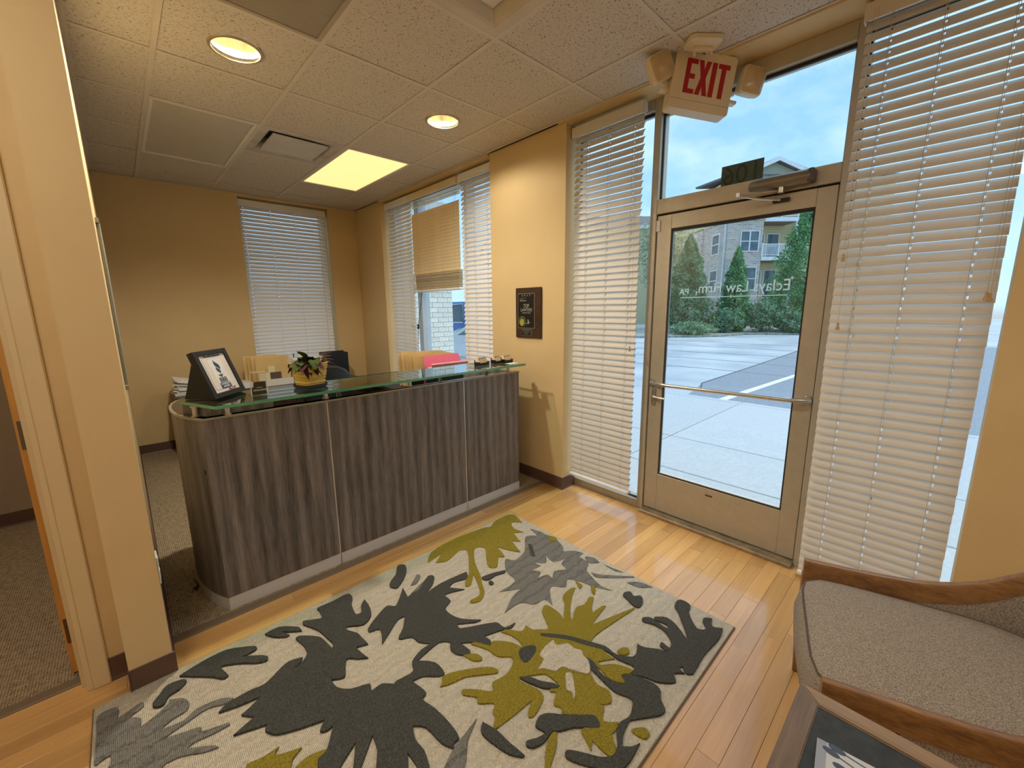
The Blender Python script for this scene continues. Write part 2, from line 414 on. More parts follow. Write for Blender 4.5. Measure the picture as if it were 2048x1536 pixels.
b = BM(); box(b, -2.4, -0.15, 2.283, 4.37, -0.014, 0.003); obj('carpet', b, CARPET, floor)
STRIPM = mat('brown_transition_strip', (0.20, 0.145, 0.09), 0.5)
for xa, xb in ((-0.018, 2.48), (-1.25, -0.277)):
    b = BM(); box(b, xa, xb, 2.236, 2.285, -0.01, 0.006, bev=0.003); obj('transition_strip', b, STRIPM, floor)

# ---- walls
def wallbox(name, d):
    b = BM(); box(b, *d); return struct(name, b, WALL)
b = BM(); box(b, 2.48, 2.64, 2.045, 2.885, 0, HC); box(b, 2.64, 2.76, 2.105, 2.885, 0, HC); struct('wall_right', b, WALL)
wallbox('wall_right', (2.48, 2.76, 4.93, 5.80, 0, HC))
b = BM(); box(b, 2.48, 2.62, -2.4, -0.14, 0, HC); box(b, 2.62, 2.76, -2.4, -0.215, 0, HC); struct('wall_right', b, WALL)
wallbox('wall_right', (2.48, 2.76, 2.885, 4.93, 0, 0.10))
b = BM(); box(b, 2.455, 2.78, -0.215, 2.105, 2.762, 3.0); box(b, 2.455, 2.78, 2.885, 4.93, 2.752, 3.0); struct('wall_right_header', b, WALL)
b = BM(); box(b, -0.018, 1.141, 5.66, 5.82, 0, HC); box(b, 2.12, 2.48, 5.66, 5.82, 0, HC); box(b, 1.141, 2.12, 5.66, 5.82, 0, 0.70); box(b, 1.141, 2.12, 5.66, 5.82, 2.745, HC); struct('wall_back', b, WALL)
wallbox('wall_left', (-0.15, -0.018, 2.032, 5.66, 0, HC))
b = BM(); box(b, -0.262, -0.15, 2.172, 2.29, 0, HC); box(b, -2.4, -1.25, 2.172, 2.29, 0, HC); box(b, -1.25, -0.262, 2.172, 2.29, 2.10, HC); struct('wall_doorway', b, WALL)
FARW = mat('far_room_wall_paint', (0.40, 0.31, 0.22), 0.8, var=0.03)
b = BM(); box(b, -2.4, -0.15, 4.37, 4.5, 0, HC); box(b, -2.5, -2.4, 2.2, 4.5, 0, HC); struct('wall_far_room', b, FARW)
wallbox('wall_front', (-2.4, 2.76, -2.5, -2.4, 0, HC))
wallbox('wall_far_left', (-2.5, -2.4, -2.5, 2.29, 0, HC))
b = BM(); box(b, -2.6, 2.8, -2.6, 5.9, 3.0, 3.15); box(b, -2.6, -2.5, -2.6, 5.9, 2.7, 3.0); box(b, -2.5, 2.76, -2.6, -2.5, 2.7, 3.0); box(b, 2.62, 2.78, -2.5, 5.9, 2.77, 3.0); box(b, -2.5, 2.7, 5.66, 5.9, 2.77, 3.0)
struct('roof', b, mat('light_block_slab', (0.3, 0.3, 0.3), 0.9))  # unseen slab added overhead to keep outdoor light out of the rooms
b = BM(); box(b, -2.4, -0.15, 2.29, 4.5, HC, HC + 0.05); struct('ceiling_far_room', b, WHITE2)  # unseen, added to block light from above the far room
LAMPW = mat('added_lamp_glass', (0.9, 0.85, 0.7), 0.5, emit=((1.0, 0.84, 0.62), 15.0))  # glow of an unseen lamp added to lift the far room
t = thing('added_office_light', 'unseen round light added to brighten the office beyond the wooden door', 'ceiling light', (-1.2, 3.3, HC)); b = BM(); lathe(b, [(0.02, HC - 0.09), (0.12, HC - 0.08), (0.19, HC - 0.04), (0.2, HC - 0.012)], (-1.2, 3.3), 28); obj('shade', b, LAMPW, t, True); b = BM(); lathe(b, [(0.21, HC - 0.012), (0.21, HC)], (-1.2, 3.3), 28); obj('base_ring', b, WHITE, t, True)

# ---- vinyl baseboards with a small cove toe
def base_run(name, segs):
    b = BM()
    for (x0, y0, x1, y1, nx, ny) in segs:
        d = Vector((x1 - x0, y1 - y0, 0)); n = Vector((nx, ny, 0)).normalized()
        prof = [(0, 0), (0.009, 0.0), (0.0085, 0.004), (0.004, 0.014), (0.0035, 0.1), (0, 0.102)]
        A = [b.verts.new((x0 + n.x * p, y0 + n.y * p, q)) for p, q in prof]; B = [b.verts.new((x1 + n.x * p, y1 + n.y * p, q)) for p, q in prof]
        m = len(prof)
        for k in range(m): b.faces.new([A[k], A[(k + 1) % m], B[(k + 1) % m], B[k]])
        b.faces.new(A); b.faces.new(B[::-1])
    return struct(name, b, VINYL)
base_run('baseboard_right', [(2.48, 2.045, 2.48, 2.885, -1, 0), (2.472, 2.045, 2.64, 2.045, 0, -1), (2.48, 4.93, 2.48, 5.66, -1, 0), (2.48, -2.4, 2.48, -0.14, -1, 0)])
base_run('baseboard_back', [(-0.018, 5.66, 2.48, 5.66, 0, -1)])
base_run('baseboard_left', [(-0.15, 2.032, -0.009, 2.032, 0, -1), (-0.018, 2.032, -0.018, 5.66, 1, 0), (-0.15, 2.024, -0.15, 2.172, -1, 0), (-0.215, 2.172, -0.15, 2.172, 0, -1)])
base_run('baseboard_far_room', [(-2.4, 4.37, -0.15, 4.37, 0, -1)])

# ---- ceiling grid
ceiling = sroot('ceiling')
gx = [-2.4, -2.137, -1.527, -0.917, -0.3077, 0.3019, 0.9115, 1.5211, 2.1307, 2.458]
gy = [-2.4] + [1.709 + 0.6096 * k for k in range(-6, 7)] + [5.66]
SPEC = {(5, 1): 'skip', (6, -1 + 0): 'x'}
def row_of(j): return j - 7                      # gy[7] is y = 1.709 (row 0)
special = {(5, 0), (6, -1), (5, 3), (5, 4), (6, 3), (7, 3), (7, 4), (3, -2), (3, -1), (2, -5), (2, -4), (6, -6), (6, -5), (5, 1), (7, 1)}
TM = {}
def tile_mesh(wx, wy, hole=None):
    key = (round(wx, 3), round(wy, 3), hole)
    if key in TM: return TM[key]
    b = BM(); hx, hy = wx / 2 - 0.006, wy / 2 - 0.006
    if not hole: box(b, -hx, hx, -hy, hy, 0, 0.015)
    else:
        n = 32; outer = []; inner = []
        for k in range(n):
            a = 2 * PI * k / n
            c, s = math.cos(a), math.sin(a); q = min(hx / max(abs(c), 1e-6), hy / max(abs(s), 1e-6))
            outer.append(b.verts.new((c * q, s * q, 0))); inner.append(b.verts.new((hole * c, hole * s, 0)))
        for k in range(n): b.faces.new([outer[k], outer[(k + 1) % n], inner[(k + 1) % n], inner[k]])
        ext = bmesh.ops.extrude_face_region(b, geom=b.faces[:])
        for v in ext['geom']:
            if isinstance(v, bmesh.types.BMVert): v.co.z += 0.015
    TM[key] = mesh_of('tile', b, TILE); return TM[key]
for j in range(len(gy) - 1):
    for i in range(len(gx) - 1):
        x0, x1, y0, y1 = gx[i], gx[i + 1], gy[j], gy[j + 1]
        if y0 > 2.2 and x1 <= 0.1: continue
        if y0 > 2.2 and x0 < -0.018: x0 = -0.018
        r = row_of(j)
        if (i, r) in special and not (r == 1): continue
        hole = 0.108 if (i, r) in ((5, 1), (7, 1)) else None
        inst('tile', tile_mesh(x1 - x0, y1 - y0, hole), ceiling, ((x0 + x1) / 2, (y0 + y1) / 2, HC + 0.0025 + R_.uniform(0, 0.0015)))
TEE = {}
def tee(x0, x1, y0, y1):
    b = BM(); box(b, x0, x1, y0, y1, HC - 0.0005, HC + 0.0015); 
    if x1 - x0 > y1 - y0: box(b, x0, x1, (y0 + y1) / 2 - 0.003, (y0 + y1) / 2 + 0.003, HC, HC + 0.03)
    else: box(b, (x0 + x1) / 2 - 0.003, (x0 + x1) / 2 + 0.003, y0, y1, HC, HC + 0.03)
    obj('tee', b, WHITE2, ceiling)
for i in range(1, len(gx) - 1):
    ya, yb = (-2.4, 5.66)
    if gx[i] < 0: yb = 2.18
    tee(gx[i] - 0.012, gx[i] + 0.012, ya, yb)
skipcross = {(5, 4), (7, 4), (3, -1), (2, -4), (6, -5)}
for j in range(1, len(gy) - 1):
    for i in range(len(gx) - 1):
        if gy[j] > 2.2 and gx[i + 1] < 0.1: continue
        if (i, row_of(j)) in skipcross: continue
        xa = max(gx[i], -0.018) if gy[j] > 2.2 else gx[i]
        tee(xa + 0.012, gx[i + 1] - 0.012, gy[j] - 0.012, gy[j] + 0.012)
b = BM()
box(b, 2.438, 2.460, -2.4, 5.66, HC - 0.001, HC + 0.001); box(b, -0.018, 0.004, 2.03, 5.66, HC - 0.001, HC + 0.001); box(b, -0.018, 2.48, 5.638, 5.66, HC - 0.001, HC + 0.001)
obj('wall_angle', b, WHITE2, ceiling)

# ---- recessed can lights
CANIN = mat('can_reflector', (0.85, 0.66, 0.40), 0.22, 0.85, var=0.6, scale=22, stretch=(1, 1, 0.04), emit=((1.0, 0.70, 0.38), 0.22))  # streaky lamp reflection and glow are put into the reflector material
BULB = mat('lamp_glow', (1, 0.9, 0.7), 0.4, emit=((1.0, 0.80, 0.52), 2.5))
def can(x, y, lab, watts):
    t = thing('recessed_light', lab, 'ceiling light', (x, y, HC), group='recessed can lights')
    b = BM(); lathe(b, [(0.106, HC - 0.004), (0.118, HC - 0.003), (0.12, HC + 0.001), (0.106, HC + 0.001)], (x, y), 36, cap=False); obj('trim_ring', b, mat('gold_trim_ring', (0.55, 0.42, 0.24), 0.35, 0.5), t, True)
    b = BM(); lathe(b, [(0.106, HC - 0.004), (0.103, HC + 0.03), (0.09, HC + 0.11), (0.06, HC + 0.15)], (x, y), 36, cap=False)
    b.faces.new([b.verts.new((x + 0.06 * math.cos(2 * PI * k / 16), y + 0.06 * math.sin(2 * PI * k / 16), HC + 0.15)) for k in range(16)])
    obj('reflector', b, CANIN, t, True)
    b = BM(); lathe(b, [(0.0, HC + 0.085), (0.02, HC + 0.088), (0.032, HC + 0.11), (0.02, HC + 0.14), (0.015, HC + 0.15)], (x, y), 16, cap=False); obj('bulb', b, BULB, t, True)
    l = bpy.data.lights.new('can_lamp', 'SPOT'); l.energy = watts; l.color = (1.0, 0.90, 0.74); l.spot_size = 2.75; l.spot_blend = 0.35; l.shadow_soft_size = 0.05
    lo = bpy.data.objects.new('can_lamp', l); COL.objects.link(lo); lo.location = (x, y, HC + 0.03)
can(0.609, 2.653, 'lit recessed can light near the perforated return grille', CANW)
can(1.838, 2.632, 'lit recessed can light nearer the window wall', CANW * 0.22)

# ---- troffers, diffusers, grille
def troffer(i, r, lab, lens, lit=None):
    x0, x1 = gx[i] + 0.012, gx[i + 1] - 0.012; y0 = 1.709 + 0.6096 * r + 0.012; y1 = 1.709 + 0.6096 * (r + 2) - 0.012
    t = thing('fluorescent_light', lab, 'ceiling light', ((x0 + x1) / 2, (y0 + y1) / 2, HC))
    b = BM(); f = 0.022
    for d in ((x0, x1, y0, y0 + f), (x0, x1, y1 - f, y1), (x0, x0 + f, y0 + f, y1 - f), (x1 - f, x1, y0 + f, y1 - f)): box(b, *d, HC - 0.001, HC + 0.012, bev=0.002)
    obj('frame', b, WHITE, t)
    b = BM(); box(b, x0 + f, x1 - f, y0 + f, y1 - f, HC + 0.006, HC + 0.010); obj('lens', b, lens, t)
    b = BM(); box(b, x0, x1, y0, y1, HC + 0.03, HC + 0.1); obj('housing', b, WHITE, t)
LENSON = mat('lit_acrylic_lens', (0.9, 0.8, 0.6), 0.5, var=0.05, scale=1.6, stretch=(2.2, 0.2, 1), emit=((1.0, 0.61, 0.235), 1.0))
LENSOFF = mat('unlit_acrylic_lens', (0.56, 0.53, 0.45), 0.45, var=0.03)
LENSHI = mat('added_panel_lens', (0.9, 0.85, 0.7), 0.5, emit=((1.0, 0.91, 0.78), FILL))  # lens of the unseen panels added to brighten the lobby
troffer(7, 3, 'glowing yellow fluorescent ceiling panel by the window wall', LENSON)
troffer(5, 3, 'unlit grey fluorescent ceiling panel left of the square air diffuser', LENSOFF)
troffer(3, -2, 'unseen light panel added over the lobby left of the viewer', LENSHI)
troffer(2, -5, 'unseen light panel added by the far left lobby wall', LENSHI)
troffer(6, -6, 'unseen light panel added by the lobby front wall', LENSHI)
def diffuser(i, r, lab, m1, m2, plaq, drop):
    x0, x1 = gx[i] + 0.012, gx[i + 1] - 0.012; y0 = 1.709 + 0.6096 * r + 0.012; y1 = y0 + 0.6096 - 0.024
    t = thing('air_diffuser', lab, 'air vent', ((x0 + x1) / 2, (y0 + y1) / 2, HC))
    cx, cy = (x0 + x1) / 2, (y0 + y1) / 2; h = (x1 - x0) / 2
    prof = [(h, 0.0), (h - 0.045, 0.0), (h - 0.06, 0.006), (h - 0.10, 0.05), (h - 0.115, 0.09)]
    b = BM(); rings = []
    for q, z in prof: rings.append([b.verts.new((cx + sx * q, cy + sy * q, HC + z)) for sx, sy in ((-1, -1), (1, -1), (1, 1), (-1, 1))])
    for A, B in zip(rings, rings[1:]):
        for k in range(4): b.faces.new([A[k], A[(k + 1) % 4], B[(k + 1) % 4], B[k]])
    obj('cone', b, m1, t)
    b = BM(); box(b, cx - h, cx + h, cy - h, cy + h, HC + 0.09, HC + 0.1); obj('backplate', b, BLACKS, t)
    b = BM(); box(b, cx - plaq, cx + plaq, cy - plaq, cy + plaq, HC + drop, HC + drop + 0.012, bev=0.004, seg=2); obj('plaque', b, m2, t)
DIRTY = mat('dusty_white_metal', (0.50, 0.47, 0.42), 0.5, var=0.25, scale=7)
diffuser(6, 3, 'square plaque air diffuser between the two fluorescent panels', DIRTY, mat('diffuser_plaque', (0.62, 0.60, 0.57), 0.45), 0.20, -0.004)
diffuser(6, -1, 'deep cream air diffuser nearest the exit sign', mat('cream_metal', (0.60, 0.54, 0.45), 0.5), mat('cream_plaque', (0.66, 0.61, 0.52), 0.5), 0.19, 0.03)
x0, x1 = gx[5] + 0.012, gx[6] - 0.012; y0, y1 = 1.709 + 0.012, 1.709 + 0.6096 - 0.012
t = thing('return_grille', 'grey perforated return air grille in the ceiling', 'air vent', ((x0 + x1) / 2, (y0 + y1) / 2, HC))
m, tt, bb = node_mat('perforated_metal')
tcn = tt.nodes.new('ShaderNodeTexCoord'); mpn = tt.nodes.new('ShaderNodeMapping'); mpn.inputs['Rotation'].default_value = (0, 0, PI / 4); mpn.inputs['Scale'].default_value = (150, 150, 1)
tt.links.new(tcn.outputs['Object'], mpn.inputs[0])
vo = tt.nodes.new('ShaderNodeTexVoronoi'); vo.inputs['Scale'].default_value = 1.0; vo.inputs['Randomness'].default_value = 0
tt.links.new(mpn.outputs[0], vo.inputs['Vector'])
rr = ramp(tt, [(0.30, (0.03, 0.027, 0.022)), (0.36, (0.40, 0.35, 0.28))]); tt.links.new(vo.outputs['Distance'], rr.inputs[0]); tt.links.new(rr.outputs[0], bb.inputs['Base Color']); bb.inputs['Roughness'].default_value = 0.6
b = BM(); box(b, x0 + 0.02, x1 - 0.02, y0 + 0.02, y1 - 0.02, HC + 0.003, HC + 0.006); obj('perforated_panel', b, m, t)
b = BM()
for d in ((x0, x1, y0, y0 + .02), (x0, x1, y1 - .02, y1), (x0, x0 + .02, y0 + .02, y1 - .02), (x1 - .02, x1, y0 + .02, y1 - .02)): box(b, *d, HC - 0.001, HC + 0.01)
obj('frame', b, mat('grille_frame', (0.42, 0.37, 0.30), 0.5), t)

# ---- storefront: window_1 frame, door_1
XF = 2.64
win = sroot('window_1', (XF, 1.0, 0))
def memb(name, y0, y1, z0, z1, x0=XF, x1=XF + 0.11, m=ALU, parent=None):
    b = BM(); box(b, x0, x1, y0, y1, z0, z1, bev=0.003); return obj(name, b, m, parent or win)
memb('mullion', 2.06, 2.105, 0, 2.762); memb('mullion', 1.412, 1.457, 0, 2.762); memb('mullion', 0.414, 0.459, 0, 2.762); memb('mullion', -0.215, -0.17, 0, 2.762)
memb('head_rail', 1.457, 2.06, 2.70, 2.762); memb('head_rail', 0.459, 1.412, 2.678, 2.762); memb('head_rail', -0.17, 0.414, 2.70, 2.762)
memb('transom_bar', 0.459, 1.412, 2.068, 2.158); memb('stop', 0.459, 1.412, 2.058, 2.07, XF + 0.03, XF + 0.1, ALUD)
memb('sill_rail', 1.457, 2.06, 0, 0.058); memb('sill_rail', -0.17, 0.414, 0, 0.058)
for (a, c, z0, z1) in ((1.457, 2.06, 0.058, 2.70), (0.459, 1.412, 2.158, 2.678), (-0.17, 0.414, 0.058, 2.70)):
    b = BM(); box(b, XF + 0.05, XF + 0.056, a, c, z0, z1); obj('pane', b, GLASS, win)
    b = BM(); g = 0.007
    for d in ((a, a + g, z0, z1), (c - g, c, z0, z1), (a + g, c - g, z0, z0 + g), (a + g, c - g, z1 - g * 2.2, z1)): box(b, XF + 0.035, XF + 0.05, *d)
    obj('gasket', b, ALUD, win)
b = BM(); box(b, XF - 0.05, XF + 0.12, 0.459, 1.412, 0, 0.022, bev=0.004); obj('threshold', b, mat('worn_threshold', (0.33, 0.27, 0.18), 0.5, 0.4, var=0.3, scale=18), win)

door = sroot('door_1', (XF, 0.935, 0.03))
XD = XF + 0.012
def dm(name, y0, y1, z0, z1, m=ALU, x0=XD, x1=XD + 0.045, bev=0.002):
    b = BM(); box(b, x0, x1, y0, y1, z0, z1, bev=bev); return obj(name, b, m, door)
dm('stile', 1.312, 1.407, 0.03, 2.058); dm('stile', 0.464, 0.550, 0.03, 2.058)
dm('top_rail', 0.550, 1.312, 1.969, 2.058); dm('bottom_rail', 0.550, 1.312, 0.03, 0.303)
b = BM(); box(b, XD + 0.02, XD + 0.026, 0.550, 1.312, 0.303, 1.969); pane = obj('pane', b, GLASS, door)
b = BM(); g = 0.008
for d in ((0.55, 0.55 + g, 0.303, 1.969), (1.312 - g, 1.312, 0.303, 1.969), (0.558, 1.304, 0.303, 0.303 + g), (0.558, 1.304, 1.969 - 0.018, 1.969)): box(b, XD + 0.004, XD + 0.02, *d)
obj('gasket', b, ALUD, door)
b = BM(); box(b, XD + 0.01, XD + 0.02, 0.556, 1.306, 0.309, 0.316); obj('sill_bead', b, WHITE, door)
# push bar with offset ends
b = BM(); pts = []
for k in range(25):
    s = k / 24; yy = 1.395 - 0.925 * s; off = 0.050 * min(1, min(s, 1 - s) / 0.10)
    pts.append((XD - 0.006 - off, yy, 0.957 + 0.012 * s))
tube(b, pts, 0.0125, 12); box(b, XD - 0.012, XD, 1.375, 1.405, 0.93, 0.985, bev=0.003); box(b, XD - 0.012, XD, 0.470, 0.498, 0.945, 0.995, bev=0.003)
obj('push_bar', b, STEEL, door, True)
b = BM(); box(b, XD - 0.012, XD, 1.358, 1.384, 0.80, 0.925, bev=0.003); cyl(b, (XD - 0.022, 1.371, 0.85), (XD - 0.011, 1.371, 0.85), 0.012, 14); cyl(b, (XD - 0.016, 1.371, 0.91), (XD - 0.011, 1.371, 0.91), 0.005, 8)
obj('lock_plate', b, STEEL, door, True)
b = BM(); tube(b, [(XD - 0.02, 1.372, 0.868), (XD - 0.045, 1.35, 0.868), (XD - 0.05, 1.30, 0.866), (XD - 0.05, 1.272, 0.866)], 0.007, 8); obj('thumb_lever', b, STEEL, door, True)
b = BM(); box(b, XD - 0.008, XD, 1.385, 1.412, 1.96, 2.03, bev=0.002); obj('hinge', b, WHITE, door)
b = BM(); box(b, XD - 0.001, XD, 0.93, 0.975, 0.252, 0.262); obj('scuff_label', b, mat('worn_label', (0.06, 0.04, 0.03), 0.8), door)
# overhead closer: body on the transom bar, folded arm to the door
b = BM()
n0 = len(b.verts)
pts = [(XF - 0.034, yy, 2.112) for yy in (0.855, 0.845, 0.80, 0.60, 0.575, 0.562)]
tube(b, pts, [0.018, 0.028, 0.034, 0.034, 0.034, 0.022], 16)
obj('closer_body', b, BRONZE, door, True)
b = BM(); box(b, XF - 0.066, XF - 0.002, 0.556, 0.585, 2.08, 2.145, bev=0.008, seg=2); obj('closer_cap', b, mat('dark_bronze', (0.10, 0.085, 0.07), 0.4, 0.5), door)
b = BM(); tube(b, [(XF - 0.036, 0.72, 2.07), (XF - 0.09, 0.79, 2.062), (XF - 0.16, 0.865, 2.055)], 0.008, 8); tube(b, [(XF - 0.16, 0.865, 2.05), (XF - 0.08, 0.79, 2.036), (XF - 0.015, 0.705, 2.026)], 0.0065, 8); cyl(b, (XF - 0.16, 0.865, 2.042), (XF - 0.16, 0.865, 2.064), 0.013); cyl(b, (XF - 0.036, 0.70, 2.055), (XF - 0.036, 0.70, 2.09), 0.016)
obj('closer_arm', b, STEEL, door, True)
b = BM(); box(b, XD - 0.02, XD, 0.665, 0.745, 2.016, 2.036, bev=0.006, seg=2); obj('closer_foot', b, BLACKS, door)
# lettering on the door glass, read from outside
VINW = translucent('white_vinyl_lettering', (0.80, 0.85, 0.82), 0.55)
def outM(yc, z, x): return frame3((x, yc, z), (0, 1, 0), (0, 0, 1), (1, 0, 0))
text('Eclays Law Firm,', 0.088, outM(0.885, 1.585, XD + 0.0285), VINW, 'lettering', pane, xs=0.88)
text('PA', 0.055, outM(1.215, 1.568, XD + 0.0285), VINW, 'lettering', pane)
b = BM(); box(b, XD + 0.027, XD + 0.0285, 0.64, 1.235, 1.531, 1.5355); 
prism(b, [(0.92, 1.533), (0.93, 1.541), (0.94, 1.533), (0.93, 1.525)], 0, 0.001)
bm_tmp = b; bm_tmp.verts.ensure_lookup_table()
for v in list(bm_tmp.verts)[8:]:
    yy, zz, dx = v.co.x, v.co.y, v.co.z; v.co = Vector((XD + 0.0272 + dx, yy, zz))
obj('underline', b, VINW, pane)

# suite number sign on the transom glass
t = thing('suite_number_sign', 'dark suite number sign stuck on the transom glass, seen reversed', 'sign', (XF + 0.06, 0.935, 2.22))
SG = translucent('dark_green_sign', (0.11, 0.15, 0.11), 0.5); SGN = translucent('faint_sign_numerals', (0.055, 0.07, 0.045), 0.3)
b = BM(); box(b, XF + 0.0565, XF + 0.060, 0.822, 1.043, 2.160, 2.279); obj('sheet', b, SG, t)
text('106', 0.14, frame3((XF + 0.0562, 0.932, 2.215), (0, 1, 0), (0, 0, 1), (1, 0, 0)), SGN, 'numerals', t, depth=0.0005, xs=1.0)

# ---- reception window (window_2) and back window (window_3)
win2 = sroot('window_2', (XF, 3.9, 0.1))
for a, c in ((4.89, 4.93), (4.345, 4.43), (3.44, 3.475), (2.885, 2.92)): memb('mullion', a, c, 0.10, 2.752, parent=win2, m=mat('pale_aluminium', (0.50, 0.53, 0.55), 0.4, 0.3))
for a, c in ((4.43, 4.89), (3.475, 4.345), (2.92, 3.44)):
    memb('sill_rail', a, c, 0.10, 0.15, parent=win2); memb('head_rail', a, c, 2.69, 2.752, parent=win2)
    b = BM(); box(b, XF + 0.05, XF + 0.056, a, c, 0.15, 2.69); obj('pane', b, GLASS, win2)
win3 = sroot('window_3', (1.63, 5.82, 0.7))
for d in ((1.141, 1.19, 0.70, 2.745), (2.07, 2.12, 0.70, 2.745), (1.19, 2.07, 0.70, 0.75), (1.19, 2.07, 2.69, 2.745)):
    b = BM(); box(b, d[0], d[1], 5.80, 5.9, d[2], d[3], bev=0.003); obj('frame_bar', b, ALU, win3)
b = BM(); box(b, 1.19, 2.07, 5.85, 5.856, 0.75, 2.69); obj('pane', b, GLASS, win3)

# ---- door_2: open wooden office door, with its cream casing
b = BM(); box(b, -0.262, -0.210, 2.158, 2.175, 0, 2.16, bev=0.004); box(b, -0.281, -0.262, 2.166, 2.30, 0, 2.10, bev=0.002); box(b, -0.297, -0.281, 2.205, 2.245, 0, 2.10); box(b, -1.30, -0.262, 2.158, 2.175, 2.10, 2.16, bev=0.004); box(b, -1.30, -1.25, 2.158, 2.175, 0, 2.10); box(b, -1.25, -1.23, 2.17, 2.3, 0, 2.1)
struct('trim_1', b, TRIMP)
d2 = sroot('door_2', (-0.285, 2.31, 0.01))
dl = BM(); box(dl, -0.329, -0.286, 2.312, 3.20, 0.012, 2.09, bev=0.002); leaf = obj('door_leaf', dl, DOORWOOD, d2)
for z, m in ((1.03, mat('aged_steel_hinge', (0.16, 0.15, 0.12), 0.45, 0.7)), (0.205, mat('shaded_hinge', (0.13, 0.07, 0.03), 0.5, 0.4)), (1.85, mat('aged_steel_hinge', (0.16, 0.15, 0.12), 0.45, 0.7))):  # the bottom hinge's shade is put into its brown colour
    b = BM(); box(b, -0.322, -0.288, 2.3095, 2.3125, z - 0.055, z + 0.055)
    for k in (-0.035, 0, 0.035):
        for q in (-0.312, -0.297): cyl(b, (q, 2.3095, z + k), (q, 2.3085, z + k), 0.004, 8)
    cyl(b, (-0.284, 2.306, z - 0.055), (-0.284, 2.306, z + 0.055), 0.005, 8)
    obj('hinge', b, m, leaf)

t = thing('hanging_cable', 'thin black cable hanging in front of the reception window mullion', 'cable', (2.60, 4.38, 1.3))
b = BM(); tube(b, [(2.612, 4.27, 1.70), (2.610, 4.33, 1.52), (2.612, 4.40, 1.30), (2.612, 4.43, 1.10), (2.612, 4.43, 0.72)], 0.004, 6); obj('cord', b, BLACK, t, True)
b = BM(); box(b, 2.598, 2.622, 4.395, 4.42, 1.245, 1.30, bev=0.005); obj('inline_switch', b, BLACK, t)
# ---- left wall fittings (seen edge-on)
t = thing('wall_panel', 'grey metal panel mounted high on the left reception wall', 'panel', (-0.012, 3.2, 1.5))
b = BM(); box(b, -0.018, -0.004, 2.62, 3.75, 1.14, 1.86, bev=0.003); obj('panel_door', b, mat('grey_panel_paint', (0.30, 0.30, 0.27), 0.5), t)
b = BM(); box(b, -0.018, -0.0055, 2.60, 3.77, 1.12, 1.14); box(b, -0.018, -0.0055, 2.60, 3.77, 1.86, 1.88); obj('frame', b, mat('grey_panel_frame', (0.36, 0.36, 0.33), 0.45), t)
t = thing('wall_outlet', 'white outlet plate low on the end of the left wall', 'outlet', (-0.016, 2.22, 0.42))
b = BM(); box(b, -0.018, -0.012, 2.13, 2.205, 0.36, 0.48, bev=0.002); pl = obj('cover_plate', b, WHITE, t)
b = BM(); box(b, -0.012, -0.0105, 2.15, 2.185, 0.375, 0.41); box(b, -0.012, -0.0105, 2.15, 2.185, 0.43, 0.465); obj('socket', b, WHITE, pl)
# ================================================================== BLINDS
def slat_mesh(name, L, holes, m):
    b = BM()
    ys = [-L / 2]
    for h in sorted(holes): ys += [h - 0.003, h + 0.003]
    ys.append(L / 2)
    wn = [-0.025, -0.0165, -0.008, 0.008, 0.0165, 0.025]
    crown = lambda q: 0.0042 * (1 - (q / 0.025) ** 2)
    T = [[b.verts.new((q, yy, crown(q) + 0.0012)) for q in wn] for yy in ys]
    B = [[b.verts.new((q, yy, crown(q) - 0.0012)) for q in wn] for yy in ys]
    for i in range(len(ys) - 1):
        for k in range(5):
            if i % 2 == 1 and k == 2: continue
            b.faces.new([T[i][k], T[i][k + 1], T[i + 1][k + 1], T[i + 1][k]]); b.faces.new([B[i][k], B[i + 1][k], B[i + 1][k + 1], B[i][k + 1]])
        for k in (0, 5): b.faces.new([T[i][k], T[i + 1][k], B[i + 1][k], B[i][k]])
    for i in (0, -1):
        for k in range(5): b.faces.new([T[i][k], T[i][k + 1], B[i][k + 1], B[i][k]])
    return mesh_of(name, b, m)
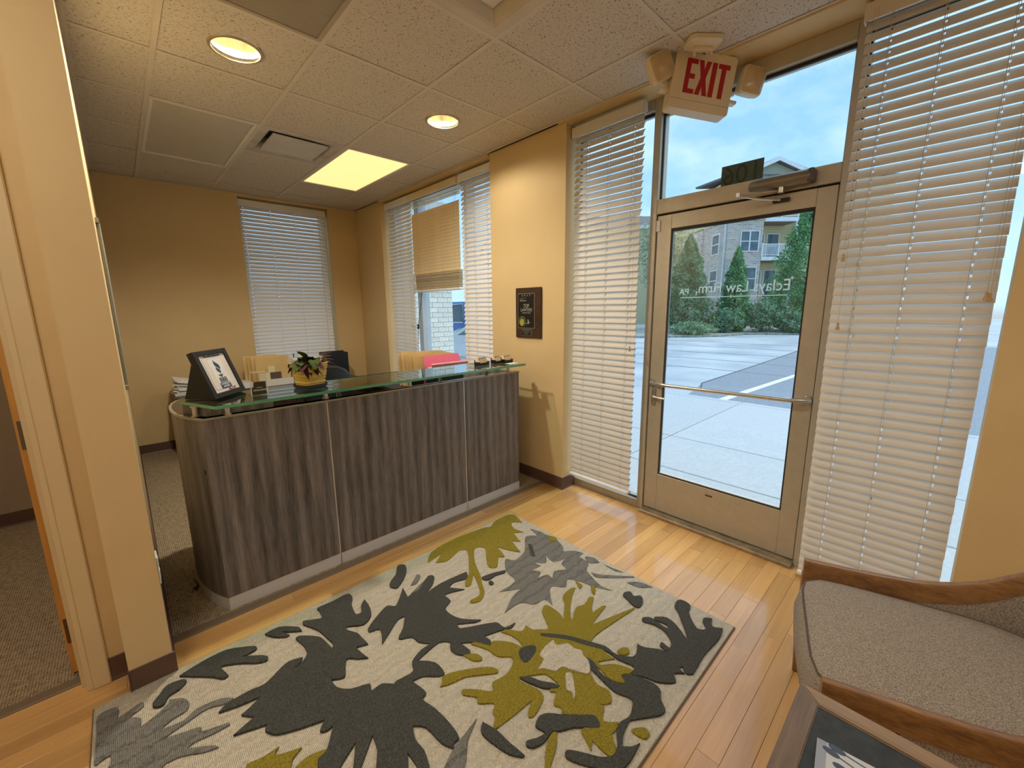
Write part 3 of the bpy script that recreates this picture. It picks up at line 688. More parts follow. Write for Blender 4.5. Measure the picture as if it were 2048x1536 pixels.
def blind(label, L, ztop, zbot, loc, rz, ladders, tilt=-60, pitch=0.0435, plan=None, cords=(), m=SLAT, jit=1.2, group='white horizontal window blinds'):
    t = thing('window_blind', label, 'blind', loc, (0, 0, rz), group)
    b = BM(); box(b, -0.027, 0.027, -L / 2, L / 2, ztop - 0.05, ztop, bev=0.003); obj('headrail', b, WHITE, t, local=True)
    b = BM(); box(b, -0.042, -0.036, -L / 2 - 0.006, L / 2 + 0.006, ztop - 0.075, ztop - 0.004, bev=0.002)
    for s in (-1, 1): box(b, -0.04, 0.0, s * (L / 2 + 0.003) - 0.003, s * (L / 2 + 0.003) + 0.003, ztop - 0.075, ztop - 0.004)
    obj('valance', b, m, t, local=True)
    me = slat_mesh('slat', L - 0.004, ladders, m)
    if plan is None:
        plan = []; z = ztop - 0.085
        while z > zbot + 0.03: plan.append((z, tilt + R_.gauss(0, jit))); z -= pitch
    for z, a in plan: inst('slat', me, t, (0, R_.uniform(-0.0012, 0.0012), z), (0, math.radians(a), 0))
    b = BM(); box(b, -0.026, 0.026, -L / 2, L / 2, zbot - 0.004, zbot + 0.016, bev=0.004); obj('bottom_rail', b, WHITE, t, local=True)
    for l in ladders:
        b = BM()
        for q in (-0.0135, 0.0135): cyl(b, (q, l + 0.006, zbot), (q, l + 0.006, ztop - 0.05), 0.0008, 5)
        cyl(b, (0, l, zbot), (0, l, ztop - 0.05), 0.0008, 5)
        obj('ladder_cord', b, CORD, t, local=True)
    for (q, zt) in cords:
        b = BM(); cyl(b, (-0.047, q, zt), (-0.047, q, ztop - 0.04), 0.0009, 5); c = obj('pull_cord', b, CORD, t, local=True)
        b = BM(); lathe(b, [(0.003, zt + 0.012), (0.0055, zt + 0.008), (0.004, zt), (0.0085, zt - 0.016), (0.009, zt - 0.022), (0.0, zt - 0.024)], (-0.047, q), 12, cap=False); obj('tassel', b, mat('wood_tassel', (0.52, 0.36, 0.18), 0.5), c, True, local=True)
    return t
blind('large white blind over the right sidelight beside the glass door', 0.530, 2.758, 0.018, (2.566, 0.156, 0), 0, [0.175, 0.01, -0.185], cords=((0.235, 1.70), (0.222, 1.38), (-0.236, 1.51), (-0.246, 1.505)))
blind('narrow white blind over the left sidelight beside the glass door', 0.545, 2.735, 0.125, (2.566, 1.752, 0), 0, [0.155, -0.02, -0.205], cords=((-0.255, 1.2),))
blind('white blind over the window in the back wall', 0.945, 2.728, 0.74, (1.6285, 5.745, 0), PI / 2, [0.43, 0.15, -0.12, -0.40], tilt=-58, m=SLATW)
blind('narrow blind at the far end of the reception window, nearest the corner', 0.56, 2.735, 0.30, (2.562, 4.63, 0), 0, [0.2, 0.0, -0.22], cords=((-0.25, 1.3),), tilt=-60, m=SLATW)
blind('narrow blind at the near end of the reception window, beside the plaque wall', 0.50, 2.735, 0.30, (2.562, 3.152, 0), 0, [0.19, 0.05, -0.14], tilt=-60, m=SLATW)
plan = [(2.655, -12), (2.625, -10), (2.600, -14), (2.585, -8)]
z = 2.50
while z > 1.872: plan.append((z, -82 + R_.gauss(0, 1))); z -= 0.034
for k in range(26): plan.append((1.865 - 0.0068 * k, R_.uniform(-5, 5)))
blind('raised middle blind of the reception window, its tan slats stacked halfway up', 0.90, 2.735, 1.672, (2.562, 3.895, 0), 0, [0.33, 0.1, -0.15, -0.38], plan=plan, m=TANSLAT, group='white horizontal window blinds')

# ================================================================== RECEPTION DESK
GX0, GX1 = 0.217, 2.245
desk = thing('reception_desk', 'long grey wood reception desk with a green-edged glass counter', 'desk', (1.2, 2.6, 0))
seams = [GX0, 0.772, 1.704, GX1]
for a, c in zip(seams, seams[1:]):
    b = BM(); box(b, a + 0.004, c - 0.004, 2.300, 2.322, 0.07, 0.982, bev=0.0015); obj('front_panel', b, GREYWOOD, desk)
for s in seams[1:3]:
    b = BM(); box(b, s - 0.004, s + 0.004, 2.303, 2.32, 0.0, 0.984); obj('metal_strip', b, mat('bright_strip', (0.72, 0.70, 0.66), 0.3, 0.7), desk)
KICK = mat('brushed_aluminium_kick', (0.66, 0.64, 0.62), 0.4, 0.1, var=0.04, scale=8, stretch=(0.2, 1, 6))
for a, c in zip(seams, seams[1:]):
    b = BM(); box(b, a + 0.002, c - 0.004, 2.303, 2.32, 0.003, 0.069); obj('toe_kick', b, KICK, desk)
# curved left end
endp = [(0.217, 2.300), (0.186, 2.365), (0.160, 2.44), (0.142, 2.52), (0.134, 2.60), (0.132, 2.68), (0.137, 2.76), (0.152, 2.84), (0.178, 2.91), (0.215, 2.96)]
inn = [(x + 0.022, y + 0.004) for x, y in endp]
b = BM(); prism(b, endp + inn[::-1], 0.07, 0.982); obj('end_panel', b, GREYWOOD, desk)
b = BM(); prism(b, [(x + 0.002, y + 0.001) for x, y in endp] + inn[::-1], 0.003, 0.069); obj('toe_kick', b, KICK, desk)
# ledge cap: narrow along the front, wide at the rounded end
LEDGE = mat('ledge_edge', (0.30, 0.25, 0.18), 0.25, var=0.05, coat=0.4)
b = BM(); prism(b, [(x - 0.004, y) for x, y in endp] + [(0.30, 2.97), (0.34, 2.70), (0.46, 2.345), (0.46, 2.297), (0.217, 2.297)], 0.982, 0.990)
prism(b, [(0.46, 2.297), (GX1, 2.297), (GX1, 2.345), (0.46, 2.345)], 0.982, 0.990)
obj('ledge_cap', b, mat('dark_gloss_ledge', (0.03, 0.026, 0.023), 0.16, coat=0.5), desk)
b = BM(); oo = [(x - 0.0055, y) for x, y in endp]; prism(b, [(GX1, 2.2955), (0.2165, 2.2955)] + oo + [(x + 0.006, y + 0.001) for x, y in endp[::-1]] + [(0.218, 2.302), (GX1, 2.302)], 0.981, 0.9906); obj('edge_band', b, LEDGE, desk)
b = BM(); prism(b, [(0.168, 2.50), (0.240, 2.342), (0.52, 2.338), (0.52, 2.352), (0.250, 2.356), (0.182, 2.505)], 0.990, 1.042); obj('riser_panel', b, GREYWOOD, desk)
# work surface, modesty back, right gable
b = BM(); box(b, 0.20, GX1 - 0.03, 2.325, 3.02, 0.715, 0.742, bev=0.003); obj('work_surface', b, BLACKS, desk)
b = BM(); box(b, GX1 - 0.028, GX1, 2.322, 3.0, 0.07, 0.982); obj('gable', b, GREYWOOD, desk)
b = BM(); box(b, 0.25, GX1 - 0.03, 2.324, 2.34, 0.07, 0.981); obj('inner_panel', b, BLACKS, desk)
# stand-offs
for px, py in ((0.205, 2.382), (0.32, 2.318), (0.78, 2.338), (1.30, 2.335), (2.16, 2.335), (2.04, 2.46), (0.9, 2.47), (1.62, 2.47)):
    b = BM(); z0 = 0.990 if (py < 2.35 or px < 0.3) else 0.742
    cyl(b, (px, py, z0), (px, py, 1.042), 0.0125, 16); cyl(b, (px, py, z0), (px, py, z0 + 0.006), 0.018, 16); cyl(b, (px, py, 1.036), (px, py, 1.0425), 0.018, 16)
    obj('standoff_post', b, STEEL, desk, True)
# glass counter
gp = [(0.262, 2.215), (2.235, 2.215), (2.235, 2.555), (0.165, 2.555), (0.160, 2.475)]
b = BM(); prism(b, gp, 1.0425, 1.057)
b.faces.ensure_lookup_table()
for f in b.faces: f.material_index = 0 if abs(f.normal.z) > 0.5 or len(f.verts) > 4 else 1
gt = obj('glass_counter', b, [CTOP, GEDGE], desk)
RUG=[('O',[(1856,2024),(1883,1980),(1850,1875),(1798,1926),(1755,1855),(1770,1779),(1713,1820),(1674,1714),(1641,1760),(1593,1632),(1560,1690),(1528,1775),(1495,1666),(1463,1685),(1394,1622),(1361,1654),(1410,1736),(1465,1809),(1450,1851),(1409,1851),(1330,1743),(1281,1634),(1241,1569),(1206,1506),(1149,1471),(1107,1490),(1117,1510),(1174,1509),(1218,1571),(1257,1667),(1188,1601),(1163,1615),(1215,1676),(1235,1678),(1304,1767),(1372,1874),(1337,1907),(1222,1871),(1165,1903),(1245,1959),(1132,1935),(1204,2012),(1389,2034),(1615,2008),(1656,1984),(1719,2020)]),
('G',[(1831,1781),(1853,1714),(1854,1638),(1852,1554),(1823,1487),(1790,1453),(1835,1422),(1859,1361),(1815,1353),(1804,1281),(1743,1249),(1714,1192),(1687,1116),(1698,1048),(1655,1127),(1637,1205),(1600,1271),(1543,1237),(1495,1293),(1443,1258),(1389,1195),(1393,1251),(1328,1263),(1286,1320),(1180,1322),(1281,1378),(1360,1395),(1261,1457),(1384,1460),(1406,1555),(1481,1643),(1515,1597),(1625,1627),(1741,1734),(1805,1685)]),
('G',[(1838,1332),(1868,1290),(1851,1235),(1804,1281)]),
('G',[(1742,1218),(1763,1169),(1881,1033),(1872,1027),(1728,1167)]),
('G',[(1855,1208),(1871,1092),(1849,1135)]),
('G',[(1810,1033),(1859,989),(1874,915),(1818,965)]),
('K',[(1688,1658),(1697,1636),(1625,1539),(1614,1557)]),
('O',[(1850,1642),(1871,1592),(1844,1547),(1815,1603)]),
('O',[(1619,1232),(1617,1184),(1585,1177)]),
('O',[(1645,1148),(1655,1127),(1602,1095),(1608,1116)]),
('K',[(915,1836),(897,1751),(933,1762),(953,1752),(1062,1825),(1087,1801),(1039,1745),(969,1708),(1081,1724),(1239,1707),(1210,1660),(1136,1681),(1091,1665),(1143,1596),(1047,1633),(1040,1576),(989,1548),(987,1485),(1009,1431),(1069,1366),(1038,1373),(972,1422),(965,1391),(1109,1304),(1117,1252),(1174,1241),(1140,1229),(1082,1256),(1014,1279),(1020,1239),(999,1219),(964,1280),(913,1322),(921,1262),(904,1246),(869,1280),(863,1324),(883,1358),(849,1390),(777,1382),(728,1372),(777,1314),(777,1243),(750,1247),(704,1291),(654,1301),(665,1279),(596,1305),(609,1344),(646,1341),(689,1340),(710,1384),(768,1410),(821,1410),(785,1452),(776,1502),(728,1534),(773,1577),(818,1641),(782,1643),(711,1593),(661,1559),(694,1645),(652,1664),(656,1690),(731,1740),(790,1766),(822,1736)]),
('K',[(1273,1609),(1347,1591),(1408,1564),(1389,1550),(1339,1567),(1286,1565),(1266,1585)]),
('K',[(1274,1553),(1288,1550),(1290,1531),(1276,1521),(1265,1532)]),
('G',[(1025,1882),(1037,1860),(986,1816),(956,1825)]),
('G',[(1043,1812),(981,1763),(927,1768),(989,1794)]),
('K',[(988,2029),(1022,2000),(981,1925),(895,1855),(869,1891),(893,1928),(942,1963)]),
('O',[(1364,1219),(1372,1169),(1367,1125),(1349,1095),(1437,1156),(1480,1203),(1552,1209),(1574,1197),(1502,1164),(1418,1108),(1370,1059),(1459,1102),(1509,1087),(1566,1102),(1582,1086),(1524,1055),(1488,1024),(1561,1019),(1574,1007),(1444,987),(1431,978),(1662,904),(1660,898),(1443,928),(1366,932),(1336,920),(1350,893),(1333,845),(1333,801),(1274,840),(1265,825),(1311,787),(1340,723),(1317,718),(1288,740),(1267,711),(1245,737),(1237,772),(1248,830),(1204,837),(1199,820),(1181,783),(1190,733),(1155,702),(1116,729),(1122,710),(1075,682),(1111,643),(1082,632),(1056,633),(1022,594),(989,599),(991,670),(961,652),(978,691),(994,717),(1040,698),(1044,739),(989,800),(1005,818),(994,847),(1037,870),(1025,891),(1047,901),(1073,887),(1072,942),(1063,962),(991,1010),(974,1003),(997,929),(995,900),(972,883),(911,866),(893,875),(904,891),(948,915),(898,916),(786,926),(768,934),(804,961),(810,982),(837,1003),(794,1044),(805,1068),(773,1114),(786,1132),(825,1094),(865,1046),(889,1075),(945,1064),(994,1075),(1027,1109),(987,1154),(978,1213),(946,1283),(958,1285),(1014,1231),(1031,1228),(1081,1166),(1094,1114),(1109,1140),(1108,1195),(1087,1243),(1115,1238),(1160,1180),(1198,1195),(1202,1154),(1225,1132),(1258,1107),(1295,1163),(1320,1203)]),
('O',[(763,1235),(820,1213),(921,1145),(944,1105),(931,1095),(859,1147),(824,1170),(760,1188),(729,1203),(745,1214)]),
('O',[(885,1264),(926,1232),(936,1197),(919,1188),(895,1217)]),
('O',[(910,781),(925,771),(885,740),(823,713),(793,698),(785,705),(811,725),(856,761)]),
('O',[(1120,596),(1158,568),(1152,544),(1123,548),(1115,584)]),
('O',[(1376,816),(1408,810),(1423,790),(1399,775),(1372,792)]),
('K',[(1864,778),(1883,759),(1874,716),(1821,701),(1749,633),(1775,601),(1812,631),(1840,635),(1861,607),(1811,587),(1835,550),(1760,538),(1615,548),(1499,542),(1479,562),(1501,586),(1482,592),(1474,566),(1443,596),(1410,573),(1361,620),(1343,670),(1318,711),(1356,725),(1340,789),(1341,850),(1302,932),(1270,1004),(1201,1099),(1209,1112),(1245,1074),(1291,1011),(1329,933),(1360,863),(1357,809),(1394,755),(1427,754),(1472,776),(1476,745),(1511,698),(1526,658),(1534,702),(1558,706),(1551,666),(1588,677),(1625,723),(1630,777),(1612,825),(1630,839),(1659,810),(1649,744),(1652,720),(1671,738),(1661,793),(1676,801),(1713,758),(1696,699),(1654,640),(1684,653),(1742,700),(1785,736),(1818,770)]),
('K',[(1723,995),(1751,977),(1735,947),(1761,922),(1728,892),(1681,887),(1673,911),(1692,962),(1702,988)]),
('K',[(1235,896),(1256,879),(1253,842),(1236,813),(1231,767),(1245,721),(1267,711),(1284,738),(1315,708),(1340,646),(1337,601),(1299,578),(1272,547),(1239,551),(1145,615),(1119,613),(1084,606),(1046,586),(1070,563),(1099,551),(1077,548),(1005,544),(955,570),(905,643),(883,690),(889,706),(904,707),(929,675),(966,617),(999,593),(1034,598),(1077,629),(1112,637),(1152,626),(1190,635),(1222,657),(1203,710),(1206,759),(1219,835),(1220,880)]),
('K',[(1082,1113),(1123,1099),(1140,1076),(1115,1055),(1056,1044),(1043,1063),(1058,1097)]),
('K',[(980,1019),(1011,990),(1032,943),(1056,909),(1069,880),(1053,880),(1019,913),(1003,944),(987,986)]),
('K',[(922,851),(953,836),(998,783),(1066,717),(1061,691),(1043,678),(981,738),(936,764),(912,783),(870,778),(830,789),(815,808),(825,822),(862,803),(896,794),(888,819),(886,838)]),
('K',[(760,977),(777,917),(780,865),(789,794),(779,797),(753,836),(737,898),(731,937),(738,962)]),
('G',[(754,1004),(739,996),(684,965),(646,924),(624,905),(601,883),(551,930),(577,950),(625,974),(678,987)]),
('K',[(679,1990),(690,1951),(666,1903),(652,1817),(675,1810),(696,1857),(727,1888),(722,1815),(699,1755),(648,1728),(590,1768),(581,1747),(608,1693),(612,1647),(616,1602),(569,1621),(574,1577),(584,1530),(550,1557),(517,1588),(497,1554),(474,1507),(432,1532),(434,1482),(470,1436),(534,1406),(526,1372),(569,1372),(614,1329),(651,1326),(665,1280),(675,1218),(650,1203),(664,1141),(672,1052),(666,991),(643,989),(633,975),(612,1018),(602,1102),(572,1139),(554,1090),(557,1040),(542,983),(528,952),(506,973),(513,1011),(512,1072),(470,1008),(406,1069),(443,1149),(453,1207),(382,1137),(360,1113),(348,1125),(373,1171),(401,1225),(333,1184),(316,1169),(284,1200),(286,1255),(310,1261),(327,1276),(367,1337),(342,1335),(326,1350),(354,1379),(288,1404),(214,1441),(186,1485),(201,1504),(102,1544),(171,1569),(138,1610),(165,1621),(211,1645),(133,1661),(79,1680),(107,1700),(182,1703),(234,1695),(300,1732),(336,1744),(383,1727),(366,1704),(327,1688),(363,1695),(401,1731),(406,1792),(393,1858),(412,1861),(473,1794),(485,1741),(492,1688),(504,1710),(498,1756),(482,1843),(446,1923),(453,1946),(499,1918),(524,1909),(531,1966),(531,1991),(598,1987)]),
('G',[(-192,1974),(-195,1910),(-167,1921),(-127,1936),(-123,1908),(-158,1889),(-130,1854),(-136,1811),(-97,1827),(-53,1859),(-49,1875),(-10,1847),(5,1808),(-6,1776),(-47,1769),(-82,1751),(-20,1735),(23,1757),(97,1744),(131,1711),(108,1705),(52,1730),(-11,1718),(-80,1703),(-15,1678),(23,1663),(25,1639),(98,1612),(101,1600),(55,1602),(2,1612),(-22,1604),(48,1552),(58,1534),(19,1549),(-34,1584),(-74,1593),(-87,1587),(-111,1551),(-227,1662),(-211,1718),(-210,1753),(-226,1754),(-245,1746),(-249,1769),(-246,1883),(-246,1974)]),
('K',[(-9,1978),(62,1997),(149,2001),(208,1969),(251,1934),(250,1915),(216,1910),(190,1910),(219,1894),(274,1842),(268,1816),(233,1832),(190,1873),(129,1914),(119,1907),(136,1844),(117,1840),(88,1879)]),
('K',[(-1,1948),(9,1928),(-15,1903),(-48,1894),(-66,1862),(-90,1871),(-96,1896),(-77,1922),(-49,1957)]),
('K',[(299,1984),(358,1985),(423,1923),(428,1888),(385,1922),(356,1950),(379,1900),(364,1900),(324,1938)]),
('O',[(117,1403),(159,1391),(207,1392),(190,1369),(262,1335),(229,1317),(218,1294),(204,1263),(95,1367),(111,1397)]),
('O',[(230,1283),(275,1288),(329,1266),(290,1251),(275,1222),(258,1204),(206,1254)]),
('C',[(1512,1452),(1577,1444),(1568,1498),(1613,1443),(1670,1495),(1652,1417),(1725,1393),(1672,1375),(1652,1327),(1594,1361),(1536,1323),(1543,1368),(1483,1384),(1533,1410)]),
('C',[(1115,1030),(1165,1045),(1222,1044),(1211,1014),(1251,988),(1251,950),(1265,923),(1249,901),(1243,870),(1207,835),(1187,837),(1159,887),(1141,927),(1105,933),(1083,971),(1060,988),(1115,1005)]),
('C',[(1126,896),(1144,879),(1105,835),(1078,810),(1059,804),(1080,828),(1074,849)])]
# ================================================================== THINGS ON AND BEHIND THE DESK
ZG = 1.0572
# ---- framed certificate on an easel block
BL = Vector((0.286, 2.337, ZG + 0.0100)); d = Vector((0.156, 0.18, 0)).normalized(); nb = Vector((-d.y, d.x, 0)); upv = (nb * 0.081 + Vector((0, 0, 0.2235))); H = upv.length; upv.normalize(); nf = d.cross(upv)
W_ = 0.238
t = thing('certificate_frame', 'black framed accreditation certificate leaning on the left end of the glass counter', 'frame', BL + d * 0.119)
MF = frame3(BL, d, upv, nf)     # x along bottom edge, y up the face, z towards the viewer
def fr(name, d_, m, parent=t, bev=0.0):
    b = BM(); box(b, *d_, bev=bev); place(b, MF); return obj(name, b, m, parent)
fr('moulding', (0, 0.027, 0, H, -0.03, 0), BLACK, bev=0.002); fr('moulding', (W_ - 0.027, W_, 0, H, -0.03, 0), BLACK, bev=0.002)
fr('moulding', (0.027, W_ - 0.027, 0, 0.024, -0.03, 0), BLACK, bev=0.002); fr('moulding', (0.027, W_ - 0.027, H - 0.024, H, -0.03, 0), BLACK, bev=0.002)
CERT = mat('certificate_paper', (0.62, 0.575, 0.53), 0.5, var=0.02)
cert = fr('certificate', (0.027, W_ - 0.027, 0.024, H - 0.024, -0.012, -0.006), CERT)
b = BM(); pb = [BL + nb * 0.028, BL + d * W_ + nb * 0.028, BL + d * (W_ - 0.01) + nb * 0.15, BL + d * 0.01 + nb * 0.15]
prism(b, [(p.x, p.y) for p in pb], ZG + 0.0002, ZG + 0.004)
q = [b.verts.new(v) for v in (BL + nb * 0.028 + d * 0.004, BL + nb * 0.15 + d * 0.01, MF @ Vector((0.004, 0.19, -0.03)))]; b.faces.new(q)
q2 = [b.verts.new(v) for v in (BL + nb * 0.028 + d * 0.03, BL + nb * 0.15 + d * 0.03, MF @ Vector((0.03, 0.19, -0.03)))]; b.faces.new(q2)
for k in range(3): b.faces.new([q[k], q[(k + 1) % 3], q2[(k + 1) % 3], q2[k]])
obj('easel', b, BLACK, t)
NAVY = mat('navy_print', (0.012, 0.06, 0.13), 0.5); MAROON = mat('maroon_print', (0.22, 0.02, 0.05), 0.5); BEIGEP = mat('beige_print', (0.48, 0.41, 0.34), 0.5); WPRINT = mat('white_print', (0.85, 0.86, 0.88), 0.5)
def flat(name, pts, m, z=-0.0055, parent=cert):
    b = BM(); prism(b, pts, z, z + 0.0006); place(b, MF); return obj(name, b, m, parent)
def rr_(x0, x1, y0, y1, r=0.006, n=4):
    o = []
    for cx, cy, a0 in ((x1 - r, y1 - r, 0), (x0 + r, y1 - r, 90), (x0 + r, y0 + r, 180), (x1 - r, y0 + r, 270)):
        for k in range(n + 1): a = math.radians(a0 + 90 * k / n); o.append((cx + r * math.cos(a), cy + r * math.sin(a)))
    return o
flat('border_line', rr_(0.043, W_ - 0.043, 0.038, H - 0.038), BEIGEP, -0.0059); flat('border_fill', rr_(0.0445, W_ - 0.0445, 0.0395, H - 0.0395), CERT, -0.0057)
flat('header_band', rr_(0.062, 0.176, 0.204, 0.226, 0.003), NAVY, -0.0053)
flat('panel_line', rr_(0.072, 0.172, 0.054, 0.193, 0.008), BEIGEP, -0.0056); flat('panel_fill', rr_(0.0732, 0.1708, 0.0552, 0.1918, 0.008), mat('certificate_panel', (0.68, 0.645, 0.605), 0.5), -0.0054)
flat('torch_flame', [(0.112, 0.187), (0.116, 0.177), (0.128, 0.168), (0.138, 0.158), (0.139, 0.145), (0.134, 0.134), (0.128, 0.142), (0.117, 0.149), (0.108, 0.158), (0.107, 0.172)], NAVY, -0.0046)
flat('torch_flame', [(0.109, 0.150), (0.119, 0.142), (0.128, 0.135), (0.131, 0.125), (0.124, 0.113), (0.119, 0.121), (0.109, 0.128), (0.106, 0.139)], NAVY, -0.0046)
flat('torch_base', [(0.103, 0.110), (0.135, 0.110), (0.135, 0.106), (0.127, 0.104), (0.126, 0.099), (0.112, 0.099), (0.111, 0.104), (0.103, 0.106)], NAVY, -0.0046)
flat('seal_band', rr_(0.084, 0.158, 0.040, 0.068, 0.004), NAVY, -0.0048)
flat('web_band', rr_(0.128, 0.178, 0.0275, 0.036, 0.002), MAROON, -0.0048)
def ft(s, size, x, y, m, xs=1.0, z=-0.0035): return text(s, size, MF @ Matrix.Translation((x, y, z)), m, 'lettering', cert, depth=0.0003, xs=xs)
ft('BBB', 0.034, 0.121, 0.082, NAVY, 0.98); ft('ACCREDITED', 0.0125, 0.121, 0.060, WPRINT, 0.85); ft('BUSINESS', 0.0125, 0.121, 0.048, WPRINT, 0.9); ft('Start With Trust', 0.0145, 0.119, 0.215, WPRINT, 0.95); ft('BBB.org', 0.008, 0.153, 0.0317, WPRINT)

# ---- acrylic sign holder with a black card
t = thing('acrylic_sign_holder', 'clear acrylic stand with a small black phone charging card', 'sign holder', (0.468, 2.352, ZG))
b = BM(); box(b, 0.432, 0.506, 2.350, 2.353, ZG, 1.176); box(b, 0.432, 0.506, 2.350, 2.40, ZG, ZG + 0.003); obj('sheet', b, ACRYL, t)
b = BM()
for dd in ((0.432, 0.4355), (0.5025, 0.506)): box(b, *dd, 2.3485, 2.3535, ZG, 1.176)
box(b, 0.432, 0.506, 2.3485, 2.3535, 1.1735, 1.176); obj('edge', b, mat('acrylic_edge', (0.72, 0.72, 0.62), 0.2), t)
b = BM(); box(b, 0.450, 0.501, 2.354, 2.356, ZG + 0.004, 1.126); card = obj('card', b, BLACK, t)
b = BM(); box(b, 0.437, 0.452, 2.354, 2.356, ZG + 0.004, 1.10); obj('card', b, BLACK, t)
text('ONCHARGE', 0.0115, frame3((0.474, 2.3493, 1.084), (1, 0, 0), (0, 0, 1), (0, -1, 0)), WPRINT, 'lettering', card, 0.0003)
b = BM(); box(b, 0.458, 0.482, 2.3492, 2.3496, 1.097, 1.0985); obj('print_line', b, WPRINT, card)

# ---- potted plant
t = thing('potted_plant', 'wilting leafy plant in a ribbed yellow ceramic pot on the glass counter', 'plant', (0.728, 2.40, ZG))
POT = mat('yellow_glaze', (0.66, 0.44, 0.075), 0.35, var=0.12, scale=9, stretch=(0.4, 0.4, 3), coat=0.3)
def sq(cx, cy, h, z, rot=0.35, n=28, p=4.0):
    o = []
    for k in range(n):
        a = 2 * PI * k / n; c, s = math.cos(a), math.sin(a); r = h / ((abs(c) ** p + abs(s) ** p) ** (1 / p))
        o.append((cx + r * math.cos(a + rot), cy + r * math.sin(a + rot), z))
    return o
def loft(b, rings, cap0=True, cap1=True):
    R = [[b.verts.new(p) for p in r] for r in rings]; n = len(R[0])
    for A, B in zip(R, R[1:]):
        for k in range(n): b.faces.new([A[k], A[(k + 1) % n], B[(k + 1) % n], B[k]])
    if cap0: b.faces.new(R[0][::-1])
    if cap1: b.faces.new(R[-1])
b = BM(); rings = []
for k in range(30):
    s = k / 29; z = ZG + 0.012 + 0.125 * s; h = 0.060 + 0.022 * s + 0.0022 * math.sin(s * 46)
    ring = sq(0.728, 2.40, h, z)
    ring = [(px, py, pz + 0.003 * math.sin(8 * (px + py) + k)) for px, py, pz in ring]
    rings.append(ring)
rings.append(sq(0.728, 2.40, 0.074, ZG + 0.136)); rings.append(sq(0.728, 2.40, 0.07, ZG + 0.11))
loft(b, rings); obj('pot', b, POT, t, True)
b = BM(); loft(b, [sq(0.728, 2.40, 0.062, ZG), sq(0.728, 2.40, 0.072, ZG + 0.006), sq(0.728, 2.40, 0.074, ZG + 0.022), sq(0.728, 2.40, 0.070, ZG + 0.022), sq(0.728, 2.40, 0.064, ZG + 0.008)]); obj('saucer', b, BLACKS, t, True)
LEAFG = [mat('leaf_green', (0.042, 0.062, 0.014), 0.85, var=0.3, scale=30, spec=0.15), mat('leaf_olive', (0.07, 0.082, 0.022), 0.85, var=0.3, scale=30, spec=0.15), mat('leaf_purple', (0.05, 0.014, 0.02), 0.85, var=0.3, scale=30, spec=0.15)]
def leaf(b, o, dirv, L, Wd, droop):
    dirv = dirv.normalized(); s = dirv.cross(Vector((0, 0, 1)))
    if s.length < 0.1: s = Vector((1, 0, 0))
    s.normalize(); n = 7; prev = None
    for k in range(n + 1):
        u = k / n; p = o + dirv * (L * u) + Vector((0, 0, -droop * u * u)); w = Wd * math.sin(PI * min(1, u * 0.96 + 0.04)) ** 0.8 * 0.5 + 0.0004
        nn = s.cross(dirv) * 0.003
        cur = [b.verts.new(p - s * w + nn), b.verts.new(p - nn * 0.6), b.verts.new(p + s * w + nn)]
        if prev:
            for q in (0, 1): b.faces.new([prev[q], prev[q + 1], cur[q + 1], cur[q]])
        prev = cur
rl = random.Random(3); c0 = Vector((0.705, 2.375, ZG + 0.135))
for k in range(46):
    a = rl.uniform(0, 2 * PI) if k % 3 == 0 else rl.uniform(0.95 * PI, 1.75 * PI)
    up_ = rl.uniform(0.15, 1.5) if k < 34 else rl.uniform(-0.1, 0.3)
    b = BM(); dv = Vector((math.cos(a), math.sin(a), up_)); leaf(b, c0 + Vector((rl.uniform(-.05, .05), rl.uniform(-.04, .03), rl.uniform(0, .02))), dv, rl.uniform(0.07, 0.115), rl.uniform(0.034, 0.056), rl.uniform(0.03, 0.10))
    obj('leaf', b, LEAFG[[0, 1, 0, 0, 1][k % 5] if k < 38 else 2], t, True)
for k in range(14):
    a = rl.uniform(-0.9, 0.6); b = BM(); p = Vector((0.765, 2.40, ZG + 0.135)); L = rl.uniform(0.07, 0.12); e = rl.uniform(0.1, 1.3)
    pts = [p + Vector((math.cos(a) * L * u * math.cos(e * 0.7), math.sin(a) * L * u * 0.8, L * math.sin(e) * u - 0.05 * u * u)) for u in (0, .25, .5, .75, 1)]
    tube(b, pts, [0.003, 0.003, 0.0026, 0.0022, 0.0012], 6); obj('stem', b, mat('dry_stem', (0.11, 0.055, 0.038), 0.6, var=0.5), t, True)
for px, py, rz in ((0.80, 2.385, 0.4), (0.70, 2.43, -0.7)):
    b = BM(); box(b, -0.012, 0.012, -0.001, 0.001, 0, 0.05); place(b, Matrix.Translation((px - 0.03, py, ZG + 0.125)) @ Matrix.Rotation(rz, 4, 'Y')); obj('care_tag', b, PAPER, t)

